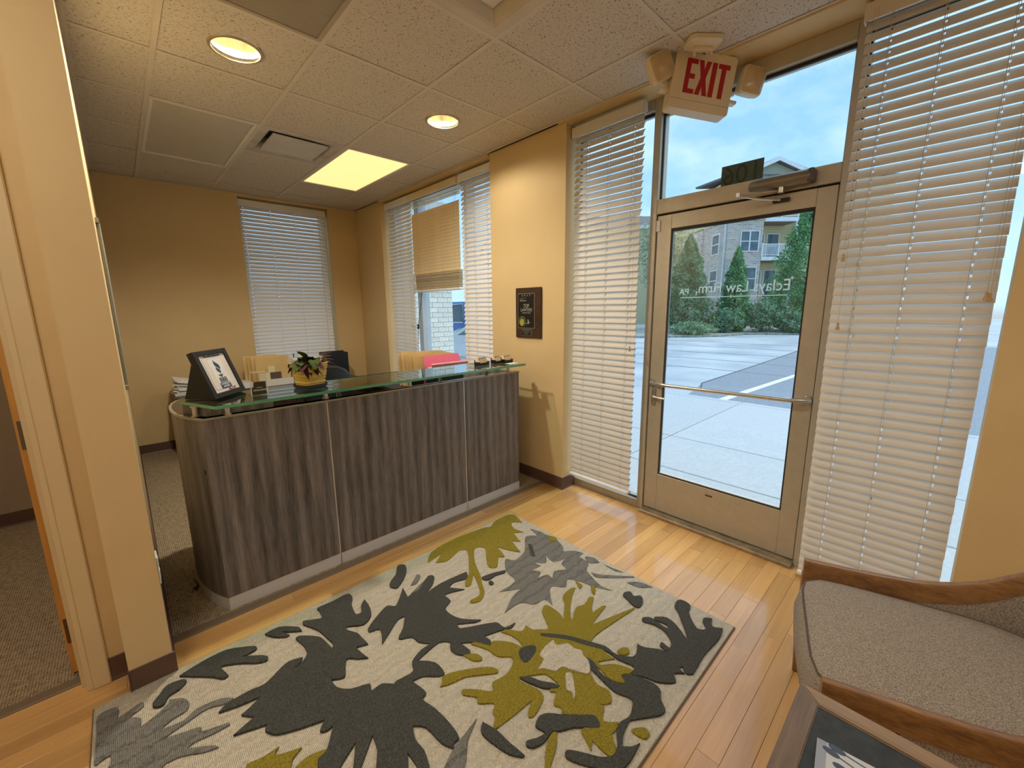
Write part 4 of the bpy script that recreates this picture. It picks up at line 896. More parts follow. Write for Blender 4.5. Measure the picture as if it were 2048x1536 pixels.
# ---- business card holders, flat card
def cardholder(x, y, rz, w, lab):
    t = thing('business_card_holder', lab, 'card holder', (x, y, ZG), (0, 0, rz), 'card holders on the glass counter')
    b = BM(); box(b, -w / 2, w / 2, -0.028, 0.03, 0, 0.006, bev=0.002); box(b, -w / 2, w / 2, -0.028, -0.024, 0, 0.020, bev=0.001); box(b, -w / 2, -w / 2 + 0.004, -0.026, 0.03, 0, 0.026); box(b, w / 2 - 0.004, w / 2, -0.026, 0.03, 0, 0.026); box(b, -w / 2, w / 2, 0.026, 0.03, 0, 0.04)
    obj('tray', b, BLACK, t, local=True)
    b = BM(); box(b, -w / 2 + 0.006, w / 2 - 0.006, -0.020, 0.018, 0.006, 0.056); place(b, Matrix.Rotation(-0.35, 4, 'X')); c = obj('card_stack', b, mat('cream_card', (0.80, 0.64, 0.42), 0.7), t, local=True)
    b = BM(); box(b, -w / 2 + 0.013, -w / 2 + 0.018, -0.0206, -0.020, 0.035, 0.051); box(b, -w / 2 + 0.024, w / 2 - 0.016, -0.0206, -0.020, 0.044, 0.047); place(b, Matrix.Rotation(-0.35, 4, 'X')); obj('print', b, BLACKS, c, local=True)
cardholder(1.955, 2.405, 0.22, 0.11, 'black business card holder with one stack, left of its twin on the counter')
cardholder(2.110, 2.41, 0.05, 0.075, 'half of a black business card holder pair, left one, on the counter end')
cardholder(2.195, 2.39, 0.05, 0.088, 'tallest black business card holder at the right end of the counter')
b = BM(); box(b, -0.05, 0.05, -0.03, 0.03, 0, 0.0012); o = obj('loose_card', b, PAPER); o.location = (2.17, 2.30, ZG); o.rotation_euler = (0, 0, 0.1); tag(o, 'pale card lying flat at the right end of the glass counter', 'card')

# ---- return desk along the window wall, with file sorter
t = thing('return_desk', 'low dark return desk along the reception window', 'desk', (2.14, 3.72, 0))
b = BM(); box(b, 1.80, 2.46, 3.03, 4.55, 0.712, 0.74, bev=0.003); obj('top', b, BLACKS, t)
for yy in (3.04, 4.50): boxobj('side_panel', (1.83, 2.45, yy, yy + 0.025, 0.004, 0.712), ESPRESSO, t)
boxobj('modesty_panel', (2.43, 2.45, 3.065, 4.5, 0.25, 0.712), ESPRESSO, t)
t = thing('file_sorter', 'black step file sorter on the return desk by the window', 'file sorter', (2.15, 3.42, 0.74))
b = BM(); box(b, 1.93, 2.37, 3.33, 3.62, 0.742, 0.750)
for k in range(6): box(b, 1.93, 2.37, 3.335 + 0.055 * k, 3.339 + 0.055 * k, 0.750, 0.86 + 0.012 * k)
box(b, 1.93, 2.44, 3.165, 3.172, 0.742, 0.872); box(b, 1.93, 2.44, 3.172, 3.33, 0.742, 0.748)
obj('rack', b, BLACK, t)
def folder(x0, x1, y, z0, z1, tab, lean, m, lab, cat='folder', grp='file folders in the sorter'):
    t = thing('file_folder', lab, cat, ((x0 + x1) / 2, y, z0), group=grp)
    for k, s in enumerate((-1, 1)):
        b = BM(); h = z1 - z0; Wd = (x1 - x0) / 2
        pts = [(-Wd, 0), (Wd, 0), (Wd, h), (tab + 0.075, h), (tab + 0.068, h + 0.014), (tab - 0.068, h + 0.014), (tab - 0.075, h), (-Wd, h)] if s == 1 else [(-Wd, 0), (Wd, 0), (Wd, h - 0.004), (-Wd, h - 0.004)]
        prism(b, pts, -0.0006, 0.0006); place(b, Matrix.Translation(((x0 + x1) / 2, y, z0)) @ Matrix.Rotation(PI / 2 - lean * s, 4, 'X')); obj('cover', b, m, t)
    return t
labs = ['manila folder standing rearmost in the file sorter, tab at left', 'manila folder second from the rear of the file sorter', 'manila folder in the middle of the file sorter', 'manila folder just behind the pink folder in the sorter', 'manila folder hugging the back of the open pink folder']
for k in range(5):
    folder(1.90 + 0.012 * k, 2.36 + 0.012 * k, 3.60 - 0.05 * k, 0.75, 1.062 - 0.004 * k, [-0.12, 0.0, 0.12, -0.05, 0.05][k], 0.05, MANILA, labs[k])
t = thing('pink_folder', 'pink open folder sagging forward in the file sorter', 'folder', (2.2, 3.36, 0.75))
def curl(m, y0, zt, yt, name, x0=1.99, x1=2.42):
    b = BM(); A = []; n = 10
    for k in range(n + 1):
        u = k / n; A.append([b.verts.new((x, y0 + (yt - y0) * u + 0.05 * math.sin(PI * u) * -1, 0.76 + (zt - 0.76) * u)) for x in (x0 + 0.03 * u * u, x1)])
    for P, Q in zip(A, A[1:]): b.faces.new([P[0], P[1], Q[1], Q[0]])
    ext = bmesh.ops.extrude_face_region(b, geom=b.faces[:])
    for v in ext['geom']:
        if isinstance(v, bmesh.types.BMVert): v.co.y -= 0.0015
    obj(name, b, m, t, True)
curl(PINK, 3.33, 1.045, 3.35, 'back_cover'); 
b = BM(); A = [[b.verts.new((x, yy, zz)) for x in (2.02, 2.43)] for yy, zz in ((3.325, 0.80), (3.26, 0.87), (3.215, 0.93), (3.20, 0.975), (3.215, 0.985))]
for P, Q in zip(A, A[1:]): b.faces.new([P[0], P[1], Q[1], Q[0]])
ext = bmesh.ops.extrude_face_region(b, geom=b.faces[:])
for v in ext['geom']:
    if isinstance(v, bmesh.types.BMVert): v.co.y += 0.002
obj('front_cover', b, mat('pale_pink_card', (0.75, 0.36, 0.36), 0.7), t, True)
b = BM(); box(b, 2.03, 2.40, 3.22, 3.34, 0.935, 0.942); place(b, Matrix.Translation((0, 0, 0.0)) ); o = obj('papers', b, PAPER, t)
for k, (x, y, rz, w, h) in enumerate(((1.88, 3.14, 0.2, 0.216, 0.28), (2.02, 3.19, -0.35, 0.21, 0.15), (2.16, 3.13, 0.5, 0.14, 0.09))):
    b = BM(); box(b, -w / 2, w / 2, -h / 2, h / 2, 0, 0.001); o = obj('loose_sheet', b, PAPER if k != 2 else mat('blush_paper', (0.75, 0.50, 0.40), 0.8)); o.location = (x, y, 0.7405 + 0.0012 * k); o.rotation_euler = (0, 0, rz)
    tag(o, ['white sheet on the return desk, seen under the counter, leftmost', 'white sheet on the return desk, seen under the counter, middle one', 'small blush note on the return desk, seen under the counter'][k], 'paper')

# ---- credenza against the back wall
t = thing('credenza', 'low dark brown credenza along the back wall under the blind', 'cabinet', (1.2, 5.36, 0))
boxobj('top', (0.300, 2.12, 5.06, 5.63, 0.62, 0.65), ESPRESSO, t, bev=0.003)
boxobj('side_panel', (0.31, 0.335, 5.08, 5.62, 0.004, 0.62), ESPRESSO, t); boxobj('side_panel', (2.085, 2.11, 5.08, 5.62, 0.004, 0.62), ESPRESSO, t)
boxobj('back_panel', (0.335, 2.085, 5.60, 5.62, 0.03, 0.62), BLACKS, t)
for a, c in ((0.34, 0.92), (0.925, 1.5), (1.505, 2.08)):
    dr = boxobj('drawer', (a, c, 5.07, 5.10, 0.33, 0.612), ESPRESSO, t, bev=0.002); boxobj('handle', ((a + c) / 2 - 0.06, (a + c) / 2 + 0.06, 5.045, 5.07, 0.50, 0.51), STEEL, dr)
    dr = boxobj('drawer', (a, c, 5.07, 5.10, 0.04, 0.325), ESPRESSO, t, bev=0.002); boxobj('handle', ((a + c) / 2 - 0.06, (a + c) / 2 + 0.06, 5.045, 5.07, 0.21, 0.22), STEEL, dr)
# loose stack of papers at its left end
zz = 0.6505
for k in range(12):
    b = BM(); n = 8; A = []; rz = R_.uniform(-0.12, 0.12); hgt = 0.004 + 0.007 * (k > 2)
    for i in range(n + 1):
        u = i / n; lift = 0.012 * (k / 11) * (1 - u) ** 2 * (1.6 if k > 8 else 1)
        A.append([b.verts.new((-0.14 + 0.28 * u, v, lift * 2.2)) for v in (-0.108, 0.108)])
    for P, Q in zip(A, A[1:]): b.faces.new([P[0], P[1], Q[1], Q[0]])
    ext = bmesh.ops.extrude_face_region(b, geom=b.faces[:])
    for v in ext['geom']:
        if isinstance(v, bmesh.types.BMVert): v.co.z += 0.010
    o = obj('paper_bundle', b, PAPER, None, True); o.location = (0.455 + R_.uniform(-.02, .02), 5.30 + R_.uniform(-.02, .02), zz); o.rotation_euler = (0, 0, rz); zz += 0.0112
    tag(o, 'white paper bundle on the credenza, ' + ['lowest', 'second lowest', 'third from the bottom', 'fourth from the bottom', 'fifth from the bottom', 'sixth from the bottom', 'sixth from the top', 'fifth from the top', 'fourth from the top', 'third from the top', 'second from the top', 'topmost'][k] + ' in the pile', 'papers', 'paper bundles on the credenza')
# ream of paper + upright manila envelopes
t = thing('letter_tray', 'black letter tray holding white paper beside the envelopes', 'tray', (0.83, 5.28, 0.65))
b = BM(); box(b, 0.68, 0.98, 5.12, 5.40, 0.6505, 0.656); box(b, 0.68, 0.684, 5.12, 5.40, 0.656, 0.69); box(b, 0.976, 0.98, 5.12, 5.40, 0.656, 0.69); obj('tray', b, BLACK, t)
b = BM(); box(b, 0.69, 0.97, 5.125, 5.39, 0.657, 0.715, bev=0.001); obj('paper_ream', b, PAPER, t)
t = thing('desk_organizer', 'white wire organizer tray holding the manila envelopes upright', 'organizer', (1.2, 5.28, 0.65))
b = BM(); box(b, 1.05, 1.38, 5.14, 5.42, 0.6505, 0.66); box(b, 1.05, 1.38, 5.14, 5.148, 0.66, 0.725); obj('tray', b, WHITE, t)
for k, lab in enumerate(('pale manila envelope in front, with a yellow sticky note', 'tan manila envelope second from the front on the credenza', 'orange manila envelope third from the front on the credenza', 'rearmost manila envelope on the credenza, against the blind')):
    tt_ = thing('manila_envelope', lab, 'envelope', (1.2, 5.18 + 0.05 * k, 0.66), group='manila envelopes on the credenza')
    b = BM(); box(b, -0.17, 0.17, -0.004, 0.004, 0, 0.31 + 0.01 * (k % 2)); place(b, Matrix.Translation((1.195 - 0.028 * k, 5.175 + 0.055 * k, 0.661)) @ Matrix.Rotation(-0.05, 4, 'X') @ Matrix.Rotation(0.03 * (k - 1), 4, 'Z')); e = obj('envelope', b, MANILA, tt_)
    if k == 0:
        b = BM(); box(b, 1.135, 1.205, 5.160, 5.162, 0.80, 0.87); place(b, Matrix.Translation((0, 0, 0))); s_ = obj('sticky_note', b, mat('yellow_sticky', (0.78, 0.72, 0.38), 0.7), tt_)
        b = BM(); box(b, 1.04, 1.15, 5.155, 5.158, 0.68, 0.80); obj('address_label', b, mat('cream_label', (0.78, 0.70, 0.50), 0.7), tt_)
        b = BM(); box(b, 1.155, 1.265, 5.158, 5.1605, 0.715, 0.80); obj('printed_photo', b, mat('brown_print', (0.12, 0.085, 0.06), 0.6), tt_)
t = thing('binder_clip', 'black binder clip gripping the right edge of the envelopes', 'clip', (1.355, 5.2, 0.84))
b = BM(); box(b, 1.345, 1.375, 5.15, 5.30, 0.83, 0.872, bev=0.004); obj('clip_body', b, BLACK, t); b = BM(); tube(b, [(1.372, 5.17, 0.85), (1.40, 5.18, 0.85), (1.40, 5.25, 0.85), (1.372, 5.26, 0.85)], 0.0015, 6); obj('clip_wire', b, STEEL, t)
t = thing('white_desktop_printer', 'small white machine half hidden behind the potted plant', 'printer', (1.52, 5.35, 0.65))
b = BM(); box(b, 1.40, 1.72, 5.20, 5.52, 0.6505, 0.93, bev=0.015, seg=2); body = obj('body', b, WHITE, t); b = BM(); box(b, 1.43, 1.69, 5.195, 5.20, 0.74, 0.76); obj('paper_slot', b, BLACK, t); b = BM(); cyl(b, (1.45, 5.30, 0.93), (1.45, 5.30, 0.98), 0.006); obj('antenna', b, mat('green_black', (0.02, 0.05, 0.03), 0.5), t)
t = thing('magazine_file', 'black upright file box at the right end of the credenza', 'file box', (1.93, 5.35, 0.65))
b = BM()
for dd in ((1.80, 2.06, 5.22, 5.226, 0.6505, 0.955), (1.80, 2.06, 5.484, 5.49, 0.6505, 0.955), (1.80, 1.806, 5.226, 5.484, 0.6505, 0.955), (2.054, 2.06, 5.226, 5.484, 0.6505, 0.955), (1.806, 2.054, 5.226, 5.484, 0.6505, 0.658)): box(b, *dd)
obj('box', b, BLACK, t); b = BM(); box(b, 1.81, 2.04, 5.30, 5.33, 0.66, 0.972); box(b, 1.815, 2.03, 5.36, 5.38, 0.66, 0.965); obj('black_folders', b, BLACKS, t)

# ---- office chair behind the desk
t = thing('office_chair', 'black office chair with a rounded back behind the desk', 'chair', (1.50, 4.25, 0))
b = BM(); pr = []
for k in range(24):
    a = 2 * PI * k / 24; c, s = math.cos(a), math.sin(a); r = 1 / ((abs(c) ** 3.2 + abs(s) ** 3.2) ** (1 / 3.2)); pr.append((c * r, s * r))
rings = []
for yy, sc_ in ((-0.035, 0.93), (-0.02, 1.0), (0.02, 1.0), (0.035, 0.93)): rings.append([(1.50 + 0.29 * p * sc_, 4.53 + yy + 0.05 * p * p * -1, 0.63 + 0.265 * q * sc_) for p, q in pr])
loft(b, rings); obj('backrest', b, BLACKS, t, True)
b = BM(); loft(b, [[(1.50 + 0.27 * p * f, 4.24 + 0.25 * q * f, z) for p, q in pr] for z, f in ((0.43, 0.93), (0.45, 1), (0.50, 1), (0.52, 0.92))]); obj('seat', b, BLACKS, t, True)
for s in (-1, 1):
    b = BM(); tube(b, [(1.50 + s * 0.25, 4.16, 0.44), (1.50 + s * 0.31, 4.14, 0.55), (1.50 + s * 0.31, 4.14, 0.66)], 0.016, 8); box(b, 1.50 + s * 0.31 - 0.035, 1.50 + s * 0.31 + 0.035, 4.05, 4.32, 0.66, 0.69, bev=0.01, seg=2); obj('armrest', b, BLACK, t, True)
b = BM(); tube(b, [(1.50, 4.45, 0.44), (1.50, 4.57, 0.46), (1.50, 4.58, 0.62)], 0.02, 8); obj('back_support', b, BLACK, t, True)
b = BM(); cyl(b, (1.5, 4.25, 0.10), (1.5, 4.25, 0.43), 0.028, 14); obj('gas_lift', b, BLACK, t, True)
for k in range(5):
    a = 2 * PI * k / 5 + 0.3; c, s = math.cos(a), math.sin(a)
    b = BM(); tube(b, [(1.5, 4.25, 0.11), (1.5 + c * 0.15, 4.25 + s * 0.15, 0.095), (1.5 + c * 0.30, 4.25 + s * 0.30, 0.07)], [0.026, 0.022, 0.016], 8); lg = obj('leg', b, BLACK, t, True)
    b = BM(); cyl(b, (1.5 + c * 0.30 - s * 0.02, 4.25 + s * 0.30 + c * 0.02, 0.0305), (1.5 + c * 0.30 + s * 0.02, 4.25 + s * 0.30 - c * 0.02, 0.0305), 0.0275, 14); obj('caster', b, BLACK, lg, True)

# ---- cable end on the carpet by the desk
b = BM(); tube(b, [(0.118, 2.72, 0.009), (0.124, 2.665, 0.010), (0.123, 2.638, 0.011)], 0.0035, 8); t = thing('phone_plug', 'black audio plug lying on the carpet at the desk corner', 'cable', (0.13, 2.62, 0.004))
obj('cord', b, BLACK, t, True); b = BM(); tube(b, [(0.124, 2.64, 0.012), (0.108, 2.606, 0.014)], [0.007, 0.0105], 12); obj('plug_body', b, BLACK, t, True); b = BM(); tube(b, [(0.108, 2.606, 0.013), (0.098, 2.590, 0.012)], [0.006, 0.006], 10); obj('plug_tip', b, mat('brass', (0.75, 0.52, 0.25), 0.25, 0.9), t, True)

# ================================================================== PLAQUE, EXIT SIGN
t = thing('award_plaque', 'dark wooden award plaque on the yellow pier beside the door', 'plaque', (2.47, 2.414, 1.44))
b = BM(); box(b, 2.462, 2.48, 2.270, 2.560, 1.233, 1.642, bev=0.004); obj('board', b, ESPRESSO, t)
FACE = frame3((2.461, 2.415, 1.4375), (0, -1, 0), (0, 0, 1), (-1, 0, 0))
def pf(name, pts, m, z0, z1, parent=t):
    b = BM(); prism(b, pts, z0, z1); place(b, FACE); return obj(name, b, m, parent)
SILV = mat('silver_line', (0.55, 0.52, 0.47), 0.4, 0.4)
pf('silver_edge', rr_(-0.112, 0.078, -0.125, 0.158, 0.001, 1), SILV, 0, 0.002); pl = pf('black_plate', rr_(-0.1095, 0.0755, -0.1225, 0.1555, 0.001, 1), BLACK, 0.0, 0.003)
pf('silver_edge', rr_(-0.072, 0.040, -0.188, -0.135, 0.001, 1), SILV, 0, 0.002); pl2 = pf('nameplate', rr_(-0.070, 0.038, -0.186, -0.137, 0.001, 1), BLACK, 0, 0.003)
pt = lambda s, size, x, y, xs=1.0, par=None, m=SILV: text(s, size, FACE @ Matrix.Translation((x, y, 0.0032)), m, 'lettering', par or pl, 0.0003, xs=xs)
pt('2  0  1  7', 0.022, -0.017, 0.141, 1.2); pt('TOP', 0.045, -0.015, 0.055, 0.75); pt('LAWYERS', 0.036, -0.013, 0.024, 0.85); pt('& RISING STARS', 0.014, -0.013, 0.0, 1.0)
b = BM(); box(b, -0.09, -0.01, 0.119, 0.1205, 0.003, 0.0035); box(b, -0.09, -0.05, 0.109, 0.112, 0.003, 0.0035); box(b, -0.09, -0.015, 0.096, 0.102, 0.003, 0.0035); place(b, FACE); obj('masthead', b, mat('dim_print', (0.28, 0.26, 0.2), 0.6), pl)
pf('green_glow', [(-0.062 + 0.042 * math.cos(2 * PI * k / 24), -0.068 + 0.045 * math.sin(2 * PI * k / 24)) for k in range(24)], mat('dark_green_print', (0.07, 0.085, 0.015), 0.5), 0.0031, 0.0034, pl)
pf('gold_orb', [(-0.066 + 0.026 * math.cos(2 * PI * k / 24), -0.076 + 0.028 * math.sin(2 * PI * k / 24)) for k in range(24)], mat('gold_green_print', (0.30, 0.27, 0.05), 0.5, var=0.4), 0.0035, 0.0038, pl)
for k in range(3): pf('star_stroke', [(0.0 + 0.014 * k, -0.055 - 0.012 * k), (0.008 + 0.014 * k, -0.05 - 0.012 * k), (0.018 - 0.02 * k, -0.085), (0.006 - 0.02 * k, -0.09)], SILV, 0.0031, 0.0034, pl)
b = BM()
for k, (a, c) in enumerate(((-0.05, 0.02), (-0.055, 0.025), (-0.045, 0.01), (-0.035, 0.005))): box(b, a, c, -0.147 - 0.0095 * k, -0.1455 - 0.0095 * k, 0.003, 0.0034)
place(b, FACE); obj('engraving', b, SILV, pl2)

t = thing('exit_sign', 'cream exit sign with two emergency lamp heads hanging crookedly from the ceiling', 'exit sign', (2.285, 1.02, HC))
CREAM = mat('aged_cream_plastic', (0.76, 0.655, 0.46), 0.4, var=0.04)
ctr = Vector((0, 0, CH)) + (fw * 2.16 + rt * ((1406 - 1024) / 823.27 * 2.16) - up * ((164 - 768) / 823.27 * 2.16))
ex = Vector((0.775, -0.632, 0)).normalized(); ez = Vector((0, 0, 1)); ey = ez.cross(ex)      # ex right, ey away
roll = Matrix.Rotation(math.radians(8.2), 3, ey)
ex2 = (roll @ ex); ez2 = (roll @ ez)
SG_ = frame3(ctr, ex2, ez2, -ey)    # x right, y up, z to viewer
def eo(name, bm, m, parent=t, smooth=False): place(bm, SG_); return obj(name, bm, m, parent, smooth)
b = BM(); prism(b, rr_(-0.165, 0.165, -0.143, 0.143, 0.016), -0.075, 0.0); body = eo('housing', b, CREAM)
b = BM(); box(b, -0.162, 0.162, -0.098, -0.0965, 0, 0.0006); eo('seam', b, mat('seam_shadow', (0.28, 0.22, 0.14), 0.6))
RED = mat('exit_red', (0.42, 0.004, 0.008), 0.4)
def L_(pts, x0): 
    b = BM(); prism(b, [(x0 + x, y) for x, y in pts], 0.0, 0.0015); eo('letter', b, RED, body)
h0, h1, s_ = -0.065, 0.098, 0.022
L_([(0, h0), (0.058, h0), (0.058, h0 + s_), (0.024, h0 + s_), (0.024, 0.006), (0.052, 0.006), (0.052, 0.028), (0.024, 0.028), (0.024, h1 - s_), (0.058, h1 - s_), (0.058, h1), (0, h1)], -0.102)
L_([(0, h0), (0.026, h0), (0.034, -0.022), (0.042, h0), (0.068, h0), (0.048, 0.017), (0.067, h1), (0.043, h1), (0.034, 0.055), (0.025, h1), (0.001, h1), (0.020, 0.017)], -0.038)
L_([(0, h0), (0.026, h0), (0.026, h1), (0, h1)], 0.036)
L_([(0.019, h0), (0.044, h0), (0.044, h1 - s_), (0.063, h1 - s_), (0.063, h1), (0, h1), (0, h1 - s_), (0.019, h1 - s_)], 0.070)
for s, rotz in ((-1, 0.62), (1, -0.05)):
    b = BM(); M2 = Matrix.Translation((0.272 if s > 0 else -0.232, 0.058 if s > 0 else 0.040, -0.02)) @ Matrix.Scale(1.28, 4) @ Matrix.Rotation(rotz, 4, 'Z') @ Matrix.Rotation(0.12, 4, 'X')
    loft(b, [[(p * f, q * f, z) for p, q in rr_(-0.048, 0.048, -0.052, 0.052, 0.014)] for z, f in ((-0.045, 0.8), (-0.01, 1.0), (0.012, 1.0), (0.018, 0.93))]); place(b, M2); hd = eo('lamp_head', b, CREAM, smooth=True)
    b = BM(); loft(b, [[(p * f, q * f, z) for p, q in rr_(-0.042, 0.042, -0.046, 0.046, 0.012)] for z, f in ((0.0185, 1.0), (0.0215, 0.9))]); place(b, M2); eo('lens', b, mat('yellowed_lens', (0.58, 0.44, 0.24), 0.15, var=0.12, scale=22, coat=0.5), hd, True)
    b = BM(); cyl(b, (s * 0.16, -0.02, -0.05), (s * 0.20, 0.0, -0.05), 0.012, 10); eo('lamp_arm', b, CREAM, smooth=True)
    b = BM(); box(b, min(s * 0.165, s * 0.215), max(s * 0.165, s * 0.215), -0.062, -0.045, -0.06, -0.02, bev=0.004); eo('lamp_bracket', b, CREAM)
b = BM(); base = Vector((2.285, 1.02, HC)); cp = [(x, y) for x, y in rr_(-0.085, 0.085, -0.055, 0.055, 0.03)]
R3 = Matrix.Translation(base) @ Matrix.Rotation(-0.72, 4, 'Z')
loft(b, [[(x, y, 0) for x, y in cp], [(x * 0.98, y * 0.98, -0.018) for x, y in cp], [(x * 0.62, y * 0.62, -0.03) for x, y in cp]]); place(b, R3); obj('canopy', b, CREAM, t, True)
b = BM(); top = SG_ @ Vector((0, 0.143, -0.04))
for dx in (-0.012, 0.004, 0.016): cyl(b, base + Vector((dx, dx * 0.5, -0.028)), top + Vector((dx, 0, 0)), 0.0022, 6)
obj('wires', b, BLACK, t); b = BM(); box(b, -0.05, 0.05, -0.012, 0.012, -0.048, -0.028, bev=0.003); cyl(b, (-0.04, 0, -0.03), (-0.04, 0, -0.07), 0.006); cyl(b, (0.045, 0, -0.03), (0.045, 0, -0.062), 0.006); place(b, R3); obj('mounting_bracket', b, CREAM, t)
# ================================================================== RUG
def crom(pts, k=3):
    o = []; n = len(pts)
    for i in range(n):
        p0, p1, p2, p3 = (Vector(pts[(i + j) % n]) for j in (-1, 0, 1, 2))
        a0 = (p1 - p0); a1 = (p2 - p1)
        sharp1 = a0.length > 0 and a1.length > 0 and a0.normalized().dot(a1.normalized()) < -0.25
        a2 = (p3 - p2); sharp2 = a2.length > 0 and a1.length > 0 and a1.normalized().dot(a2.normalized()) < -0.25
        m1 = Vector((0, 0)) if sharp1 else (p2 - p0) * 0.5
        m2 = Vector((0, 0)) if sharp2 else (p3 - p1) * 0.5
        lim = a1.length * 1.0
        if m1.length > lim: m1 = m1.normalized() * lim
        if m2.length > lim: m2 = m2.normalized() * lim
        for j in range(k):
            u = j / k; u2, u3 = u * u, u * u * u
            o.append((2 * u3 - 3 * u2 + 1) * p1 + (u3 - 2 * u2 + u) * m1 + (-2 * u3 + 3 * u2) * p2 + (u3 - u2) * m2)
    return o
rug = thing('area_rug', 'cream rug with large charcoal, grey and olive flowers on the maple floor', 'rug', (0.82, 1.28, 0))
RX0, RX1, RY0, RY1 = -0.258, 1.893, 0.520, 2.038
b = BM(); box(b, RX0, RX1, RY0, RY1, 0.0015, 0.0125, bev=0.004, seg=2); obj('pile', b, RUGC, rug, True)
b = BM()
for d_ in ((RX0 - .004, RX1 + .004, RY0 - .004, RY0 + .006), (RX0 - .004, RX1 + .004, RY1 - .006, RY1 + .004), (RX0 - .004, RX0 + .006, RY0, RY1), (RX1 - .006, RX1 + .004, RY0, RY1)): box(b, *d_, 0.0008, 0.008, bev=0.002)
obj('binding', b, mat('rug_binding', (0.16, 0.12, 0.09), 0.9), rug)
ZL = {'K': 0.0172, 'G': 0.0138, 'O': 0.0160, 'C': 0.0176}
NMR = {'K': ('charcoal_motif', RUGK), 'G': ('grey_motif', RUGG), 'O': ('olive_motif', RUGO), 'C': ('cream_motif', RUGC)}
for i, (c, pts) in enumerate(RUG):
    P = [Vector((x / 1000, y / 1000)) for x, y in pts]
    P = crom(P, 3)
    P = [Vector((min(max(p.x, RX0 + .002), RX1 - .002), min(max(p.y, RY0 + .002), RY1 - .002))) for p in P]
    Q = [P[0]]
    for p in P[1:]:
        if (p - Q[-1]).length > 0.0015: Q.append(p)
    if (Q[0] - Q[-1]).length < 0.0015: Q.pop()
    zt = ZL[c] + 0.00012 * i
    cu = bpy.data.curves.new('motif', 'CURVE'); cu.dimensions = '2D'; cu.fill_mode = 'BOTH'; cu.extrude = (zt - 0.011) / 2; cu.bevel_depth = 0.0012; cu.bevel_resolution = 1; cu.offset = -0.0012
    sp = cu.splines.new('POLY'); sp.points.add(len(Q) - 1); sp.use_cyclic_u = True
    for pnt, p in zip(sp.points, Q): pnt.co = (p.x, p.y, 0, 1)
    tmp = bpy.data.objects.new('motif', cu); COL.objects.link(tmp); me = bpy.data.meshes.new_from_object(tmp); bpy.data.objects.remove(tmp); bpy.data.curves.remove(cu)
    me.transform(Matrix.Translation((0, 0, (zt + 0.011) / 2)))
    nm, mm_ = NMR[c]; me.name = nm; me.materials.clear(); me.materials.append(mm_)
    obj(nm, me, mm_, rug)

# ================================================================== ARMCHAIR
A0 = Vector((1.835, 0.262, 0)); rdir = Vector((-0.965, -0.262, 0)).normalized(); bdir = Vector((0.262, -0.965, 0)).normalized()
WCH = 0.615
def cp_(s, tt, z): return A0 + rdir * s + bdir * tt + Vector((0, 0, z))
t = thing('armchair', 'taupe tweed barrel armchair with a curved walnut rail, facing the reception desk', 'chair', cp_(WCH / 2, 0.35, 0))
ctrl = [(0.0, -0.02, 0.500), (0.0, 0.10, 0.505), (0.0, 0.22, 0.513), (0.0, 0.33, 0.528), (0.002, 0.44, 0.570), (0.008, 0.54, 0.645), (0.045, 0.63, 0.735), (0.14, 0.70, 0.80), (WCH / 2, 0.725, 0.82)]
ctrl = ctrl + [(WCH - s, tt, z) for s, tt, z in ctrl[-2::-1]]
def cat(pts, k):
    P = [Vector(p) for p in pts]; o = []
    for i in range(len(P) - 1):
        p0 = P[max(i - 1, 0)]; p1 = P[i]; p2 = P[i + 1]; p3 = P[min(i + 2, len(P) - 1)]
        for j in range(k):
            u = j / k; o.append(0.5 * ((2 * p1) + (p2 - p0) * u + (2 * p0 - 5 * p1 + 4 * p2 - p3) * u * u + (3 * p1 - p0 - 3 * p2 + p3) * u ** 3))
    o.append(P[-1]); return o
path = [cp_(*p) for p in cat(ctrl, 6)]
hw, hh = 0.0175, 0.07
def rsec(i):
    hh2 = hh
    return [(-hw, -hh2), (-hw * 0.9, -0.012), (-hw * 0.6, -0.002), (0, 0.001), (hw * 0.6, -0.002), (hw * 0.9, -0.012), (hw, -hh2), (0, -hh2 - 0.002)]
b = BM(); sweep(b, path, rsec); obj('rail', b, WALNUT, t, True)
# upholstered shell under the rail (inside and outside), from part-way back on both arms
inner = path[8:-8]
b = BM()
def shell(i):
    zt = inner[i].z - hh + 0.004; zb = 0.30
    return [(-0.014, zt - inner[i].z), (-0.022, (zt + zb) / 2 - inner[i].z), (-0.022, zb - inner[i].z), (0.022, zb - inner[i].z), (0.026, (zt + zb) / 2 - inner[i].z), (0.016, zt - inner[i].z)]
sweep(b, inner, shell); obj('shell_upholstery', b, TWEED, t, True)
b = BM(); tube(b, [p + Vector((0, 0, -hh - 0.004)) + (Vector((0, 0, 0))) for p in path[4:-4]], 0.0065, 8)
obj('welt', b, mat('dark_welt', (0.07, 0.045, 0.025), 0.8), t, True)
